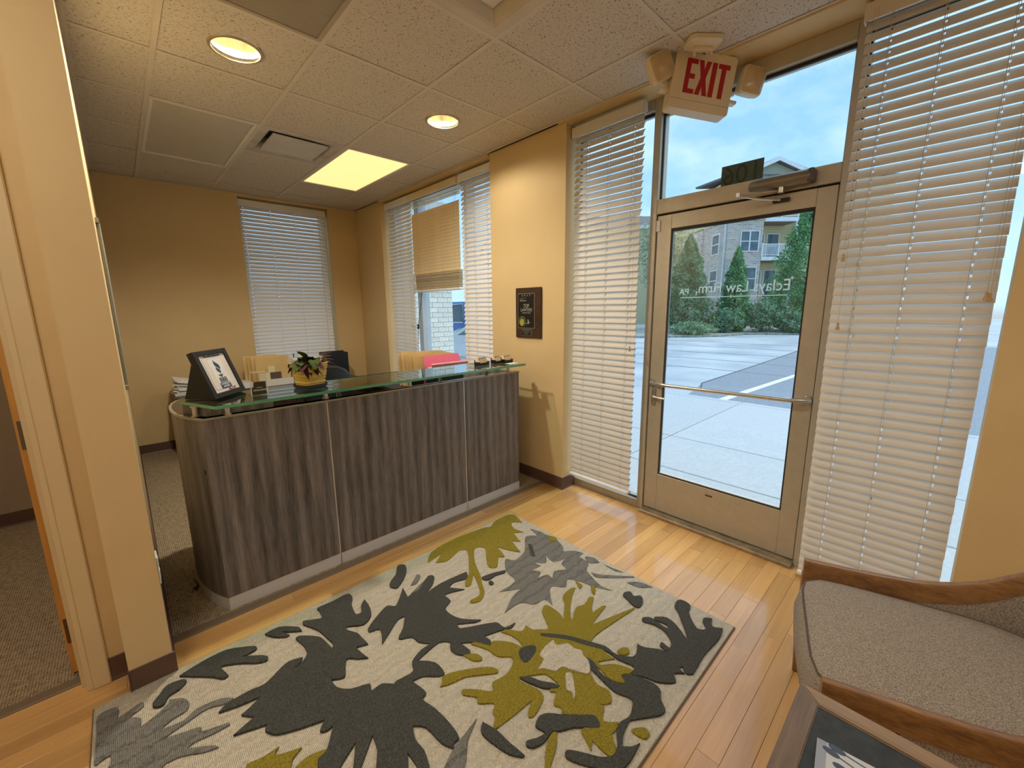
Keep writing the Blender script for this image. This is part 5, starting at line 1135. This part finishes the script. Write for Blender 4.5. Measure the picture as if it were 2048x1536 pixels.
# cushion
def cush(f, z, dy=0.0):
    o = []; n = 40
    s0, s1, t0, t1 = 0.024, WCH - 0.024, -0.032, 0.62
    cx, cy, hx, hy = (s0 + s1) / 2, (t0 + t1) / 2, (s1 - s0) / 2, (t1 - t0) / 2
    for k in range(n):
        a = 2 * PI * (k + 0.5) / n; c, s = math.cos(a), math.sin(a)
        p = 7.0 if s < 0 else 3.6
        r = 1 / ((abs(c) ** p + abs(s) ** p) ** (1 / p))
        x = cx + (hx - f) * c * r; y = cy + (hy - f) * s * r - dy * max(0.0, -s) ** 2
        o.append(tuple(cp_(x, y, z)))
    return o
b = BM(); crown = [(0.030, 0.300, 0.0), (0.008, 0.310, 0.012), (-0.002, 0.340, 0.020), (-0.005, 0.385, 0.020), (-0.002, 0.430, 0.008), (0.003, 0.450, 0.0), (0.03, 0.463, 0), (0.08, 0.474, 0), (0.15, 0.481, 0), (0.24, 0.484, 0)]
loft(b, [cush(*q) for q in crown]); obj('seat_cushion', b, TWEED, t, True)
for zz_, ff in ((0.448, 0.001),):
    ring = [Vector(p) for p in cush(ff, zz_)]; b = BM(); tube(b, ring + ring[:2], 0.0038, 6); obj('piping', b, mat('dark_piping', (0.10, 0.075, 0.055), 0.9), t, True)
b = BM(); ap = [cp_(0.02, 0.015, 0.0), cp_(WCH - 0.02, 0.015, 0), cp_(WCH - 0.02, 0.60, 0), cp_(0.02, 0.60, 0)]; prism(b, [(p.x, p.y) for p in ap], 0.27, 0.324); obj('seat_frame', b, WALNUT, t)
for s, tt_, ds, dt in ((0.0, 0.0, 0.0, 0.0), (WCH, 0.0, 0.0, 0.0), (0.05, 0.60, 0.0, 0.10), (WCH - 0.05, 0.60, 0.0, 0.10)):
    b = BM(); fr_ = tt_ < 0.1; top_z = 0.44 if fr_ else 0.46
    def ringp(cs, ct, z, a, c_): return [tuple(cp_(cs + x, ct + y, z)) for x, y in rr_(-a, a, -c_, c_, 0.006, 2)]
    loft(b, [ringp(s + ds, tt_ + dt, 0.001, 0.011, 0.016), ringp(s + ds * 0.5, tt_ + dt * 0.5, 0.20, 0.015, 0.024), ringp(s, tt_ + 0.012, top_z, 0.0165, 0.036)]); obj('leg', b, WALNUT, t, True)

# ================================================================== SIDE TABLE, MAGAZINE
t = thing('side_table', 'square side table with a dark slate top and wood rim beside the armchair', 'table', (0.89, -0.14, 0))
TX0, TX1, TY0, TY1, TZ = 0.60, 1.180, -0.425, 0.156, 0.502
fwid = 0.047
b = BM(); box(b, TX0 + fwid - 0.002, TX1 - fwid + 0.002, TY0 + fwid - 0.002, TY1 - fwid + 0.002, TZ - 0.02, TZ - 0.004); obj('inset_top', b, mat('slate_inset', (0.030, 0.036, 0.038), 0.55, var=0.35, scale=45, bump=0.15, bscale=120), t)
TWX = wood('table_frame_wood_crosswise', (0.12, 0.08, 0.05), (0.24, 0.165, 0.11), 0, 0.4, 1.2)
def mitre(a, m):
    b = BM(); prism(b, a, TZ - 0.035, TZ); 
    bmesh.ops.bevel(b, geom=[e for e in b.edges if abs(e.verts[0].co.z - TZ) < 1e-4 and abs(e.verts[1].co.z - TZ) < 1e-4], offset=0.003, segments=2, affect='EDGES'); obj('rim', b, m, t)
i0, i1, j0, j1 = TX0 + fwid, TX1 - fwid, TY0 + fwid, TY1 - fwid
mitre([(TX0, TY1), (i0, j1), (i1, j1), (TX1, TY1)], TWX); mitre([(TX0, TY0), (TX1, TY0), (i1, j0), (i0, j0)], TWX)
mitre([(TX1, TY1), (i1, j1), (i1, j0), (TX1, TY0)], TABLEW); mitre([(TX0, TY0), (i0, j0), (i0, j1), (TX0, TY1)], TABLEW)
b = BM()
for d_ in ((TX0 + .03, TX1 - .03, TY0 + .03, TY0 + .05), (TX0 + .03, TX1 - .03, TY1 - .05, TY1 - .03), (TX0 + .03, TX0 + .05, TY0 + .05, TY1 - .05), (TX1 - .05, TX1 - .03, TY0 + .05, TY1 - .05)): box(b, *d_, TZ - 0.09, TZ - 0.036)
obj('apron', b, TABLEW, t)
for sx, sy in ((TX0 + .045, TY0 + .045), (TX1 - .045, TY0 + .045), (TX0 + .045, TY1 - .045), (TX1 - .045, TY1 - .045)):
    b = BM(); loft(b, [[(sx + x, sy + y, z) for x, y in rr_(-h_, h_, -h_, h_, 0.004, 2)] for z, h_ in ((0.001, 0.013), (TZ - 0.036, 0.021))]); obj('leg', b, TABLEW, t, True)
t = thing('magazine', 'magazine with measuring spoons on its cover, lying on the side table', 'magazine', (0.955, -0.03, TZ))
MG = frame3((1.034, 0.094, TZ - 0.0035), Vector((0.165, -0.985, 0)) * 1, Vector((-0.985, -0.165, 0)), Vector((0, 0, -1)))
MG = frame3((1.034, 0.094, TZ - 0.0035), Vector((0.12, -0.993, 0)), Vector((-0.993, -0.12, 0)), Vector((0, 0, -1)))
def mg(name, pts, m, z0, z1, par=t):
    b = BM(); prism(b, pts, -z1, -z0); place(b, MG); return obj(name, b, m, par)
mg('pages', [(0.002, 0.002), (0.262, 0.0), (0.262, 0.196), (0.002, 0.196)], PAPER, 0.0, 0.006)
cov = mg('cover', [(0, 0), (0.11, 0.0), (0.135, 0.03), (0.264, 0.03), (0.264, 0.2), (0, 0.2)], mat('grey_cover', (0.52, 0.53, 0.54), 0.3, var=0.08), 0.006, 0.0066)
mg('cover_band', [(0.0, 0.0), (0.018, 0.0), (0.018, 0.2), (0.0, 0.2)], mat('slate_blue_print', (0.28, 0.31, 0.36), 0.3), 0.0067, 0.007, cov)
mg('inner_page', [(0.112, 0.0), (0.264, 0.0), (0.264, 0.03), (0.136, 0.03)], mat('cream_page', (0.84, 0.80, 0.68), 0.6), 0.006, 0.0064)
SPN = mat('spoon_blue_print', (0.055, 0.075, 0.11), 0.4)
for (cx, cy, ang, L) in ((0.026, 0.020, 0.24, 0.115), (0.036, 0.006, 0.16, 0.10), (0.045, 0.048, 0.25, 0.09)):
    pts = [(0.012 * math.cos(a) * 1.35, 0.008 * math.sin(a)) for a in [2 * PI * k / 16 for k in range(16)]]; ca, sa = math.cos(ang), math.sin(ang)
    mg('spoon_print', [(cx + x * ca - y * sa, cy + x * sa + y * ca) for x, y in pts], SPN, 0.0068, 0.0071, cov)
    mg('spoon_print', [(cx + x * ca - y * sa, cy + x * sa + y * ca) for x, y in [(0.01, -0.0015), (L, -0.001), (L + 0.012, -0.004), (L + 0.014, 0.002), (L, 0.002), (0.01, 0.0015)]], SPN, 0.0067, 0.007, cov)
# ================================================================== OUTDOORS
ZS, ZA = -0.03, -0.16
gm = mat('asphalt', (0.42, 0.47, 0.50), 0.75, var=0.18, scale=0.7, bump=0.3, bscale=40)
m, tt, bb = node_mat('parking_lot_surface')
tcn = tt.nodes.new('ShaderNodeTexCoord')
n1 = tt.nodes.new('ShaderNodeTexNoise'); n1.inputs['Scale'].default_value = 0.5; n1.inputs['Detail'].default_value = 8
n2 = tt.nodes.new('ShaderNodeTexNoise'); n2.inputs['Scale'].default_value = 60; n2.inputs['Detail'].default_value = 3
for q in (n1, n2): tt.links.new(tcn.outputs['Object'], q.inputs['Vector'])
r1 = ramp(tt, [(0.3, (0.36, 0.42, 0.46)), (0.7, (0.62, 0.66, 0.68))]); tt.links.new(n1.outputs[0], r1.inputs[0])  # bluish-white reflection is put into the lot's light tones
r2 = ramp(tt, [(0.3, (0.75, 0.75, 0.75)), (0.65, (1, 1, 1))]); tt.links.new(n2.outputs[0], r2.inputs[0])
mx2 = tt.nodes.new('ShaderNodeMix'); mx2.data_type = 'RGBA'; mx2.blend_type = 'MULTIPLY'; mx2.inputs[0].default_value = 1
tt.links.new(r1.outputs[0], mx2.inputs[6]); tt.links.new(r2.outputs[0], mx2.inputs[7]); tt.links.new(mx2.outputs[2], bb.inputs['Base Color']); bb.inputs['Roughness'].default_value = 0.6
b = BM(); box(b, 2.9, 70, -45, 75, -0.4, ZA); struct('parking_lot', b, m)
b = BM(); prism(b, [(7.2, 2.55), (7.35, 3.2), (9.0, 3.55), (13, 3.62), (18, 3.75), (24, 3.2), (24, -14), (7.2, -14)], ZA, ZA + 0.004); o = struct('asphalt_patch', b, mat('dark_asphalt', (0.24, 0.275, 0.31), 0.7, var=0.2, scale=30, bump=0.3, bscale=70))
b = BM(); prism(b, [(7.15, 2.60), (12.6, 2.28), (12.6, 2.40), (7.15, 2.74)], ZA + 0.004, ZA + 0.007); tag(obj('parking_stripe', b, mat('white_road_paint', (0.80, 0.85, 0.88), 0.7)), 'white painted parking stripe on the asphalt beyond the sidewalk', 'road marking')
b = BM(); tube(b, [(8.3, 3.30, ZA + 0.002), (9.0, 3.56, ZA + 0.002), (13, 3.63, ZA + 0.002), (18, 3.76, ZA + 0.002)], 0.018, 5)
for k in range(5):
    x = 11 + 2.2 * k; tube(b, [(x + R_.uniform(-.3, .3), 2 + 2.2 * q + R_.uniform(-.2, .2), ZA + 0.001) for q in range(5)], 0.007, 4)
o = struct('pavement_crack', b, mat('crack_dark', (0.10, 0.12, 0.13), 0.9))
SW = mat('broom_concrete', (0.50, 0.53, 0.54), 0.8, var=0.07, scale=30, obj_var=0.04, bump=0.35, bscale=110)
side = sroot('sidewalk', (5, 1.5, ZS))
ysp = [-9, -5.3, -3.4, -1.6, 0.27, 2.14, 4.0, 5.9, 7.8, 11]
for x0, x1 in ((2.76, 3.62), (3.62, 4.60), (4.60, 6.92)):
    for a, c in zip(ysp, ysp[1:]):
        if x0 < 3 and a > 5: continue
        b = BM(); box(b, x0 + 0.006, x1 - 0.006, a + 0.006, c - 0.006, -0.3, ZS, bev=0.005); obj('slab', b, SW, side)
for a, c in zip(ysp, ysp[1:]):
    b = BM(); box(b, 6.93, 7.08, a + 0.004, c - 0.004, -0.3, ZS, bev=0.015, seg=2); obj('kerb', b, SW, side)
b = BM(); box(b, 2.72, 6.92, -9, 11, -0.4, ZS - 0.02); obj('slab_bed', b, mat('joint_dark', (0.13, 0.15, 0.16), 0.9), side)

# ---- pale brick pier beside the reception window: real bricks
pier = sroot('wall_brick_pier')
MORT = mat('mortar', (0.58, 0.59, 0.56), 0.9); BRK = mat('pale_brick', (0.82, 0.81, 0.72), 0.85, var=0.12, scale=18, obj_var=0.10, bump=0.4, bscale=60)
b = BM(); box(b, 2.78, 4.245, 6.006, 6.6, -0.1, 3.2); obj('mortar_core', b, MORT, pier)
bL, bH = 0.205, 0.0825
b = BM(); box(b, 0.004, bL - 0.004, -0.004, 0.05, 0.004, bH - 0.004, bev=0.002); bme = mesh_of('brick', b, BRK)
b = BM(); box(b, 0.004, bL / 2 - 0.004, -0.004, 0.05, 0.004, bH - 0.004, bev=0.002); bhalf = mesh_of('brick', b, BRK)
for r in range(4, 34):
    x = 4.25; z = 0.02 + r * bH; half = r % 2
    while x > 2.9:
        L = bL / 2 if (half and x > 4.2) else bL
        x -= L
        inst('brick', bhalf if L < bL else bme, pier, (x, 6.0, z))
        if x < 3.32: break

# ---- trees
LEAFM = {}
def leafmat(name, c):
    if name in LEAFM: return LEAFM[name]
    LEAFM[name] = mat(name, c, 0.6, var=0.5, scale=2.2, spec=0.3); return LEAFM[name]
BARK = mat('bark', (0.13, 0.10, 0.075), 0.9, var=0.3, scale=12)
def UW(u, w_, z): return Vector((0.728 * u + 0.685 * w_, -0.685 * u + 0.728 * w_, z))
def tree(name, lab, u, w_, h, r, m, shape='cone', n=3200, z0=0.15, seed=1, leafsz=0.16, cat='tree'):
    rn = random.Random(seed); base = UW(u, w_, ZA)
    t = thing(name, lab, cat, base)
    vs, fs = [], []
    for i in range(n):
        s = rn.random() ** (0.7 if shape == 'cone' else 1.0)
        a = rn.uniform(0, 2 * PI)
        if shape == 'cone':
            q = rn.random() ** 1.25; z = z0 + (h - z0) * q
            lump = 1 + 0.22 * math.sin(5 * a + 9 * q) + 0.12 * math.sin(13 * q * PI + 3 * a)
            rad = r * (1 - q) ** 0.75 * min(1, 0.45 + q * 5) * lump * (0.55 + 0.45 * s)
        else:
            q = rn.random(); ph = math.acos(1 - 2 * q); lump = 1 + 0.25 * math.sin(4 * a + 5 * ph); rad = r * math.sin(ph) * lump * (0.35 + 0.65 * s); z = z0 + (h - z0) * 0.5 * (1 - math.cos(ph) * (0.35 + 0.65 * s) * 1.0)
        p = base + Vector((math.cos(a) * rad, math.sin(a) * rad, z))
        ax = Vector((rn.gauss(0, 1), rn.gauss(0, 1), rn.gauss(0, 1))).normalized(); bx = ax.orthogonal().normalized() if True else ax
        bx = (Matrix.Rotation(rn.uniform(0, 6.28), 3, ax) @ bx); sz = leafsz * rn.uniform(0.6, 1.3)
        k = len(vs); vs += [p - ax * sz, p + bx * sz * 0.45, p + ax * sz, p - bx * sz * 0.45]; fs.append((k, k + 1, k + 2, k + 3))
    me = bpy.data.meshes.new('foliage'); me.from_pydata(vs, [], fs); me.materials.append(m)
    o = obj('foliage', me, m, t); o['kind'] = 'stuff'
    b = BM(); tube(b, [base, base + Vector((0.03, 0.02, h * 0.4)), base + Vector((0, 0.02, h * 0.8))], [r * 0.10 + 0.03, r * 0.06 + 0.02, 0.015], 8)
    obj('trunk', b, BARK, t, True)
    return t
EV1 = leafmat('evergreen_leaf', (0.17, 0.38, 0.16)); EV2 = leafmat('deep_evergreen_leaf', (0.12, 0.28, 0.15)); DEC = leafmat('pale_leaf', (0.42, 0.44, 0.26)); SHR = leafmat('shrub_leaf', (0.20, 0.34, 0.19))
tree('evergreen_tree', 'broad dark evergreen at the left edge of the door glass view', 10.9, 26, 5.9, 1.65, EV2, n=15000, seed=2, leafsz=0.085)
tree('evergreen_tree', 'slim pointed evergreen in the middle before the brick apartment wall', 13.85, 26, 5.2, 1.15, EV1, n=11000, seed=5, leafsz=0.08)
tree('evergreen_tree', 'tall wide evergreen at the right edge of the door glass view', 18.3, 26, 8.6, 2.6, EV1, n=22000, seed=9, leafsz=0.095)
tree('deciduous_tree', 'pale thin leafed tree behind the left evergreen', 10.6, 30, 8.4, 2.3, DEC, 'ball', 5000, 2.6, 4, 0.11)
for k, (u, w_, h, r, lab) in enumerate(((10.2, 23.5, 0.85, 1.3, 'low spreading shrub left in the bed across the parking lot'), (12.7, 25.0, 1.6, 1.0, 'rounded shrub between the left and middle evergreens'), (15.2, 25.2, 2.1, 1.0, 'bushy shrub right of the slim middle evergreen'), (16.6, 24.2, 1.3, 0.9, 'small shrub beneath the tall right evergreen'))):
    tree('shrub', lab, u, w_, h, r, SHR, 'ball', 3500, 0.0, 20 + k, 0.07, 'shrub')
b = BM(); pts = [UW(u, w_, 0) for u, w_ in ((6, 22.3), (11.5, 22.6), (13.5, 24), (20, 23.2), (26, 24), (26, 34.2), (2, 34.2))]; prism(b, [(p.x, p.y) for p in pts], ZA, ZA + 0.10); struct('planting_bed', b, mat('mulch_bed', (0.30, 0.33, 0.28), 0.95, var=0.4, scale=5))

# ---- apartment building across the lot, in its own (u, w) frame
BU = 34.0
apt = thing('apartment_building', 'three storey brick and yellow siding apartment building across the parking lot', 'building', UW(19, 36, ZA))
m, tt, bb = node_mat('apartment_brick')
tcn = tt.nodes.new('ShaderNodeTexCoord'); bt = tt.nodes.new('ShaderNodeTexBrick'); bt.inputs['Scale'].default_value = 1.0
mpn = tt.nodes.new('ShaderNodeMapping'); mpn.inputs['Rotation'].default_value = (PI / 2, 0, 0)
geo_ = tt.nodes.new('ShaderNodeVectorMath')
sx = tt.nodes.new('ShaderNodeSeparateXYZ'); cx_ = tt.nodes.new('ShaderNodeCombineXYZ'); tt.links.new(tcn.outputs['Object'], sx.inputs[0])
ma = tt.nodes.new('ShaderNodeMath'); ma.operation = 'MULTIPLY'; tt.links.new(sx.outputs[0], ma.inputs[0]); ma.inputs[1].default_value = 1.413
tt.links.new(ma.outputs[0], cx_.inputs[0]); tt.links.new(sx.outputs[2], cx_.inputs[1]); tt.links.new(cx_.outputs[0], bt.inputs['Vector'])
bt.inputs['Color1'].default_value = (0.62, 0.53, 0.45, 1); bt.inputs['Color2'].default_value = (0.40, 0.34, 0.30, 1); bt.inputs['Mortar'].default_value = (0.72, 0.68, 0.62, 1)
bt.inputs['Brick Width'].default_value = 0.42; bt.inputs['Row Height'].default_value = 0.14; bt.inputs['Mortar Size'].default_value = 0.018
tt.links.new(bt.outputs[0], bb.inputs['Base Color']); bb.inputs['Roughness'].default_value = 0.9
APB = m
m, tt, bb = node_mat('yellow_lap_siding')
tcn = tt.nodes.new('ShaderNodeTexCoord'); wv = tt.nodes.new('ShaderNodeTexWave'); wv.bands_direction = 'Z'; wv.wave_profile = 'SAW'; wv.inputs['Scale'].default_value = 1.6; tt.links.new(tcn.outputs['Object'], wv.inputs['Vector'])
rr2 = ramp(tt, [(0.0, (0.45, 0.37, 0.18)), (0.15, (0.72, 0.62, 0.34)), (1.0, (0.76, 0.66, 0.38))]); tt.links.new(wv.outputs[1], rr2.inputs[0]); tt.links.new(rr2.outputs[0], bb.inputs['Base Color'])
SID = m
WTR = mat('white_exterior_trim', (0.82, 0.84, 0.85), 0.5); WGL = mat('dark_window_glass', (0.10, 0.17, 0.20), 0.08, var=0.35, scale=1.5); ROOFM = mat('grey_shingle', (0.16, 0.155, 0.155), 0.9, var=0.25, scale=4)
UWM = Matrix(((0.728, 0.685, 0, 0), (-0.685, 0.728, 0, 0), (0, 0, 1, 0), (0, 0, 0, 1)))
def ub(name, m, *ds, parent=apt, bev=0):
    b = BM()
    for d_ in ds: box(b, *d_, bev=bev)
    place(b, UWM); return obj(name, b, m, parent)
ub('brick_wall', APB, (17.2, 19.92, 34, 38.2, ZA, 8.12), (17.0, 17.25, 38.2, 44, ZA, 8.1))
ub('cornice', mat('tan_trim', (0.62, 0.52, 0.38), 0.7), (17.1, 20.0, 33.9, 38.2, 8.12, 8.35))
ub('siding_wall', SID, (17.3, 19.9, 34.1, 46, 8.35, 11.3), (19.92, 23.4, 35.7, 46, ZA, 11.4), (23.4, 30, 34.2, 46, ZA, 11.3), (4.0, 17.0, 44, 50, ZA, 9.4))
def uwin(u0, u1, z0, z1, w_, mull=1, parent=apt, m=None):
    f = 0.07
    ds = [(u0 - f, u1 + f, w_ - 0.06, w_, z0 - f, z0), (u0 - f, u1 + f, w_ - 0.06, w_, z1, z1 + f), (u0 - f, u0, w_ - 0.06, w_, z0, z1), (u1, u1 + f, w_ - 0.06, w_, z0, z1), (u0, u1, w_ - 0.05, w_ - 0.01, (z0 + z1) / 2 - 0.03, (z0 + z1) / 2 + 0.03)]
    for k in range(1, mull): c = u0 + (u1 - u0) * k / mull; ds.append((c - 0.05, c + 0.05, w_ - 0.055, w_, z0, z1))
    wn = ub('window', WTR, *ds)
    for k in range(mull):
        a = u0 + (u1 - u0) * k / mull + 0.05 * (k > 0); c = u0 + (u1 - u0) * (k + 1) / mull - 0.05 * (k < mull - 1)
        ub('pane', WGL, (a, c, w_ - 0.02, w_ - 0.01, z0, (z0 + z1) / 2 - 0.03), parent=wn); ub('pane', WGL, (a, c, w_ - 0.02, w_ - 0.01, (z0 + z1) / 2 + 0.03, z1), parent=wn)
uwin(18.22, 19.58, 5.80, 7.26, 34, 2); uwin(18.75, 19.58, 2.80, 4.50, 34, 1); uwin(18.75, 19.58, -0.02 + 0.35, 1.72, 34, 1)
# side windows on the receding brick face
for z0, z1 in ((5.8, 7.3), (2.8, 4.4)):
    f = 0.08; wn = ub('window', WTR, (17.13, 17.2, 35.3, 35.38, z0, z1), (17.13, 17.2, 36.5, 36.58, z0, z1), (17.13, 17.2, 35.3, 36.58, z0 - f, z0), (17.13, 17.2, 35.3, 36.58, z1, z1 + f), (17.14, 17.2, 35.38, 36.5, (z0 + z1) / 2 - 0.04, (z0 + z1) / 2 + 0.04))
    ub('pane', WGL, (17.17, 17.19, 35.38, 36.5, z0, (z0 + z1) / 2 - 0.04), parent=wn); ub('pane', WGL, (17.17, 17.19, 35.38, 36.5, (z0 + z1) / 2 + 0.04, z1), parent=wn)
ub('downspout', WTR, (17.08, 17.18, 34.3, 34.42, ZA, 8.1))
for zd in (5.05, 8.0):
    bal = ub('balcony_deck', WTR, (19.93, 22.6, 33.95, 35.7, zd, zd + 0.30)); ub('soffit', mat('brown_soffit', (0.30, 0.22, 0.17), 0.8), (19.98, 22.55, 34.0, 35.7, zd - 0.03, zd), parent=bal)
    ub('rail', WTR, (19.93, 22.6, 33.97, 34.03, zd + 1.20, zd + 1.27), (19.93, 22.6, 33.97, 34.03, zd + 0.38, zd + 0.43), parent=bal)
    for u in (19.96, 21.26, 22.55): ub('post', WTR, (u - 0.05, u + 0.05, 33.95, 34.05, zd + 0.30, zd + 1.32), parent=bal)
    o = ub('baluster', WTR, *[(19.93 + 0.1 * k - 0.018, 19.93 + 0.1 * k + 0.018, 33.985, 34.015, zd + 0.43, zd + 1.20) for k in range(1, 27)], parent=bal); o['kind'] = 'stuff'
for z0, z1 in ((5.45, 7.3), (2.2, 4.4), (0.4, 1.75)):
    uwin(20.15, 20.95, z0, z1, 35.7, 1); uwin(21.3, 22.2, z0, z1, 35.7, 1)
uwin(20.25, 21.0, 0.5, 1.65, 34.9, 1)
ub('ground_floor_wall', APB, (19.92, 22.6, 34.9, 35.7, ZA, 1.9))
ub('porch_column', WTR, (22.45, 22.65, 33.98, 34.18, ZA, 8.0))
# gable and main roofs
b = BM()
def gable(u0, u1, w0, w1, z0, zr, ov=0.35):
    pk = (u0 + u1) / 2
    v = [b.verts.new(p) for p in ((u0 - ov, w0 - ov, z0), (pk, w0 - ov, zr), (u1 + ov, w0 - ov, z0), (u0 - ov, w1, z0), (pk, w1, zr), (u1 + ov, w1, z0))]
    v2 = [b.verts.new((q.co.x, q.co.y, q.co.z + 0.22)) for q in v]
    for A in (v, v2): b.faces.new([A[0], A[1], A[4], A[3]]); b.faces.new([A[1], A[2], A[5], A[4]])
    for i, j in ((0, 1), (1, 2), (0, 3), (2, 5), (3, 4), (4, 5)): b.faces.new([v[i], v[j], v2[j], v2[i]])
gable(18.2, 22.6, 33.9, 44, 11.35, 12.35)
place(b, UWM); obj('roof', b, ROOFM, apt)
b = BM(); v = [b.verts.new(p) for p in ((18.2, 34.05, 11.2), (22.6, 34.05, 11.2), (22.6, 34.05, 11.42), (20.4, 34.05, 12.3), (18.2, 34.05, 11.42))]; b.faces.new(v); ext = bmesh.ops.extrude_face_region(b, geom=b.faces[:])
for q in ext['geom']:
    if isinstance(q, bmesh.types.BMVert): q.co.y += 1.8
place(b, UWM); obj('gable_wall', b, mat('sage_siding', (0.36, 0.40, 0.30), 0.8), apt)
b = BM()
for (ua, ub_, za, zb) in ((17.8, 20.4, 11.2, 12.28), (23.0, 20.4, 11.2, 12.28)):
    v = [b.verts.new(p) for p in ((ua, 33.5, za), (ub_, 33.5, zb), (ub_, 33.5, zb + 0.28), (ua, 33.5, za + 0.28))]; f = b.faces.new(v)
ext = bmesh.ops.extrude_face_region(b, geom=b.faces[:])
for q in ext['geom']:
    if isinstance(q, bmesh.types.BMVert): q.co.y += 0.06
place(b, UWM); obj('barge_board', b, WTR, apt)
b = BM(); v = [b.verts.new(p) for p in ((3.2, 43.4, 9.5), (17.4, 43.4, 9.5), (17.4, 47, 11.0), (3.2, 47, 11.0))]; b.faces.new(v)
v = [b.verts.new(p) for p in ((16.9, 34, 11.3), (30, 34, 11.3), (30, 40, 12.0), (16.9, 40, 12.0))]; b.faces.new(v)
ext = bmesh.ops.extrude_face_region(b, geom=b.faces[:])
for q in ext['geom']:
    if isinstance(q, bmesh.types.BMVert): q.co.z += 0.15
place(b, UWM); obj('roof', b, ROOFM, apt)
ub('eaves', WTR, (3.2, 17.4, 43.35, 43.45, 9.25, 9.6))

# ---- vehicles outside the reception window
def vehicle(name, lab, loc, rz, prof, wid, body, kind, sc=1.0):
    t = thing(name, lab, kind, loc, (0, 0, rz))
    b = BM(); hw_ = wid / 2
    A = [b.verts.new((x, -hw_, z)) for x, z in prof]; B = [b.verts.new((x, hw_, z)) for x, z in prof]; n = len(prof)
    b.faces.new(A); b.faces.new(B[::-1])
    for k in range(n): b.faces.new([A[k], A[(k + 1) % n], B[(k + 1) % n], B[k]])
    bmesh.ops.bevel(b, geom=b.edges[:], offset=0.05, segments=3, affect='EDGES'); obj('body', b, body, t, True, local=True)
    return t
BLUE = mat('blue_car_paint', (0.05, 0.22, 0.52), 0.2, coat=0.8, var=0.04); SILVR = mat('silver_car_paint', (0.62, 0.68, 0.71), 0.25, 0.3, coat=0.8, var=0.04); TYRE = mat('tyre', (0.02, 0.02, 0.02), 0.85); CHROME = mat('chrome_trim', (0.78, 0.80, 0.82), 0.12, 0.95)
def wheels(t, xs, wid, r):
    for x in xs:
        for s in (-1, 1):
            b = BM(); cyl(b, (x, s * (wid / 2 - 0.22), r + 0.001), (x, s * (wid / 2 + 0.01), r + 0.001), r, 24); w_ = obj('wheel', b, TYRE, t, True, local=True)
            b = BM(); cyl(b, (x, s * (wid / 2 + 0.0), r), (x, s * (wid / 2 + 0.02), r), r * 0.62, 18); obj('hub', b, CHROME, w_, True, local=True)
tk = vehicle('pickup_truck', 'blue pickup truck parked outside beyond the brick pier', (9.0, 11.9, ZA), 2.5, [(-2.7, 0.45), (2.6, 0.42), (2.75, 0.7), (2.7, 1.08), (1.35, 1.18), (0.75, 1.86), (-0.75, 1.9), (-0.95, 1.22), (-2.75, 1.18)], 1.95, BLUE, 'truck')
for s in (-1, 1):
    for pr in ([(1.15, 1.2), (0.68, 1.76), (0.12, 1.80), (0.12, 1.2)], [(0.02, 1.2), (0.02, 1.8), (-0.68, 1.80), (-0.80, 1.2)]):
        b = BM(); prism(b, pr, 0, 0.012); place(b, Matrix.Translation((0, s * 0.98, 0)) @ Matrix.Rotation(PI / 2, 4, 'X')); obj('side_window', b, WGL, tk, local=True)
        b = BM(); tube(b, [(x, s * 0.985, z) for x, z in pr + pr[:1]], 0.022, 6); obj('window_trim', b, CHROME, tk, True, local=True)
b = BM(); v = [b.verts.new(p) for p in ((1.30, -0.8, 1.22), (1.30, 0.8, 1.22), (0.79, 0.72, 1.80), (0.79, -0.72, 1.80))]; b.faces.new(v); ext = bmesh.ops.extrude_face_region(b, geom=b.faces[:])
for q in ext['geom']:
    if isinstance(q, bmesh.types.BMVert): q.co.x += 0.03
obj('windshield', b, WGL, tk, local=True)
b = BM(); box(b, 2.70, 2.80, -0.92, 0.92, 0.42, 0.62, bev=0.03); obj('bumper', b, CHROME, tk, local=True); b = BM(); box(b, 2.68, 2.77, -0.6, 0.6, 0.68, 0.98, bev=0.02); obj('grille', b, BLACK, tk, local=True)
wheels(tk, (-1.75, 1.75), 1.95, 0.40)
car = vehicle('sedan', 'pale silver car parked in front of the blue pickup', (7.85, 9.15, ZA), 2.45, [(-2.3, 0.35), (2.25, 0.33), (2.35, 0.55), (2.2, 0.78), (1.15, 0.92), (0.35, 1.40), (-0.95, 1.42), (-1.75, 0.98), (-2.3, 0.92)], 1.8, SILVR, 'car')
for s in (-1, 1):
    for pr in ([(0.95, 0.95), (0.32, 1.33), (-0.25, 1.36), (-0.25, 0.95)], [(-0.33, 0.95), (-0.33, 1.36), (-0.92, 1.35), (-1.5, 0.98)]):
        b = BM(); prism(b, pr, 0, 0.012); place(b, Matrix.Translation((0, s * 0.905, 0)) @ Matrix.Rotation(PI / 2, 4, 'X')); obj('side_window', b, WGL, car, local=True)
b = BM(); v = [b.verts.new(p) for p in ((1.14, -0.75, 0.94), (1.14, 0.75, 0.94), (0.40, 0.66, 1.385), (0.40, -0.66, 1.385))]; b.faces.new(v); ext = bmesh.ops.extrude_face_region(b, geom=b.faces[:])
for q in ext['geom']:
    if isinstance(q, bmesh.types.BMVert): q.co.x += 0.03
obj('windshield', b, WGL, car, local=True)
b = BM(); box(b, 2.28, 2.38, -0.8, 0.8, 0.34, 0.52, bev=0.03); obj('bumper', b, SILVR, car, local=True)
for s in (-1, 1):
    b = BM(); box(b, 2.18, 2.30, s * 0.68 - 0.16, s * 0.68 + 0.16, 0.60, 0.74, bev=0.03); obj('headlight', b, CHROME, car, local=True)
wheels(car, (-1.45, 1.4), 1.8, 0.32)
tree('street_tree', 'leafy green tree above the blue pickup outside the reception window', 1.0, 20.0, 5.5, 2.2, SHR, 'ball', 2500, 1.6, 31, 0.16)
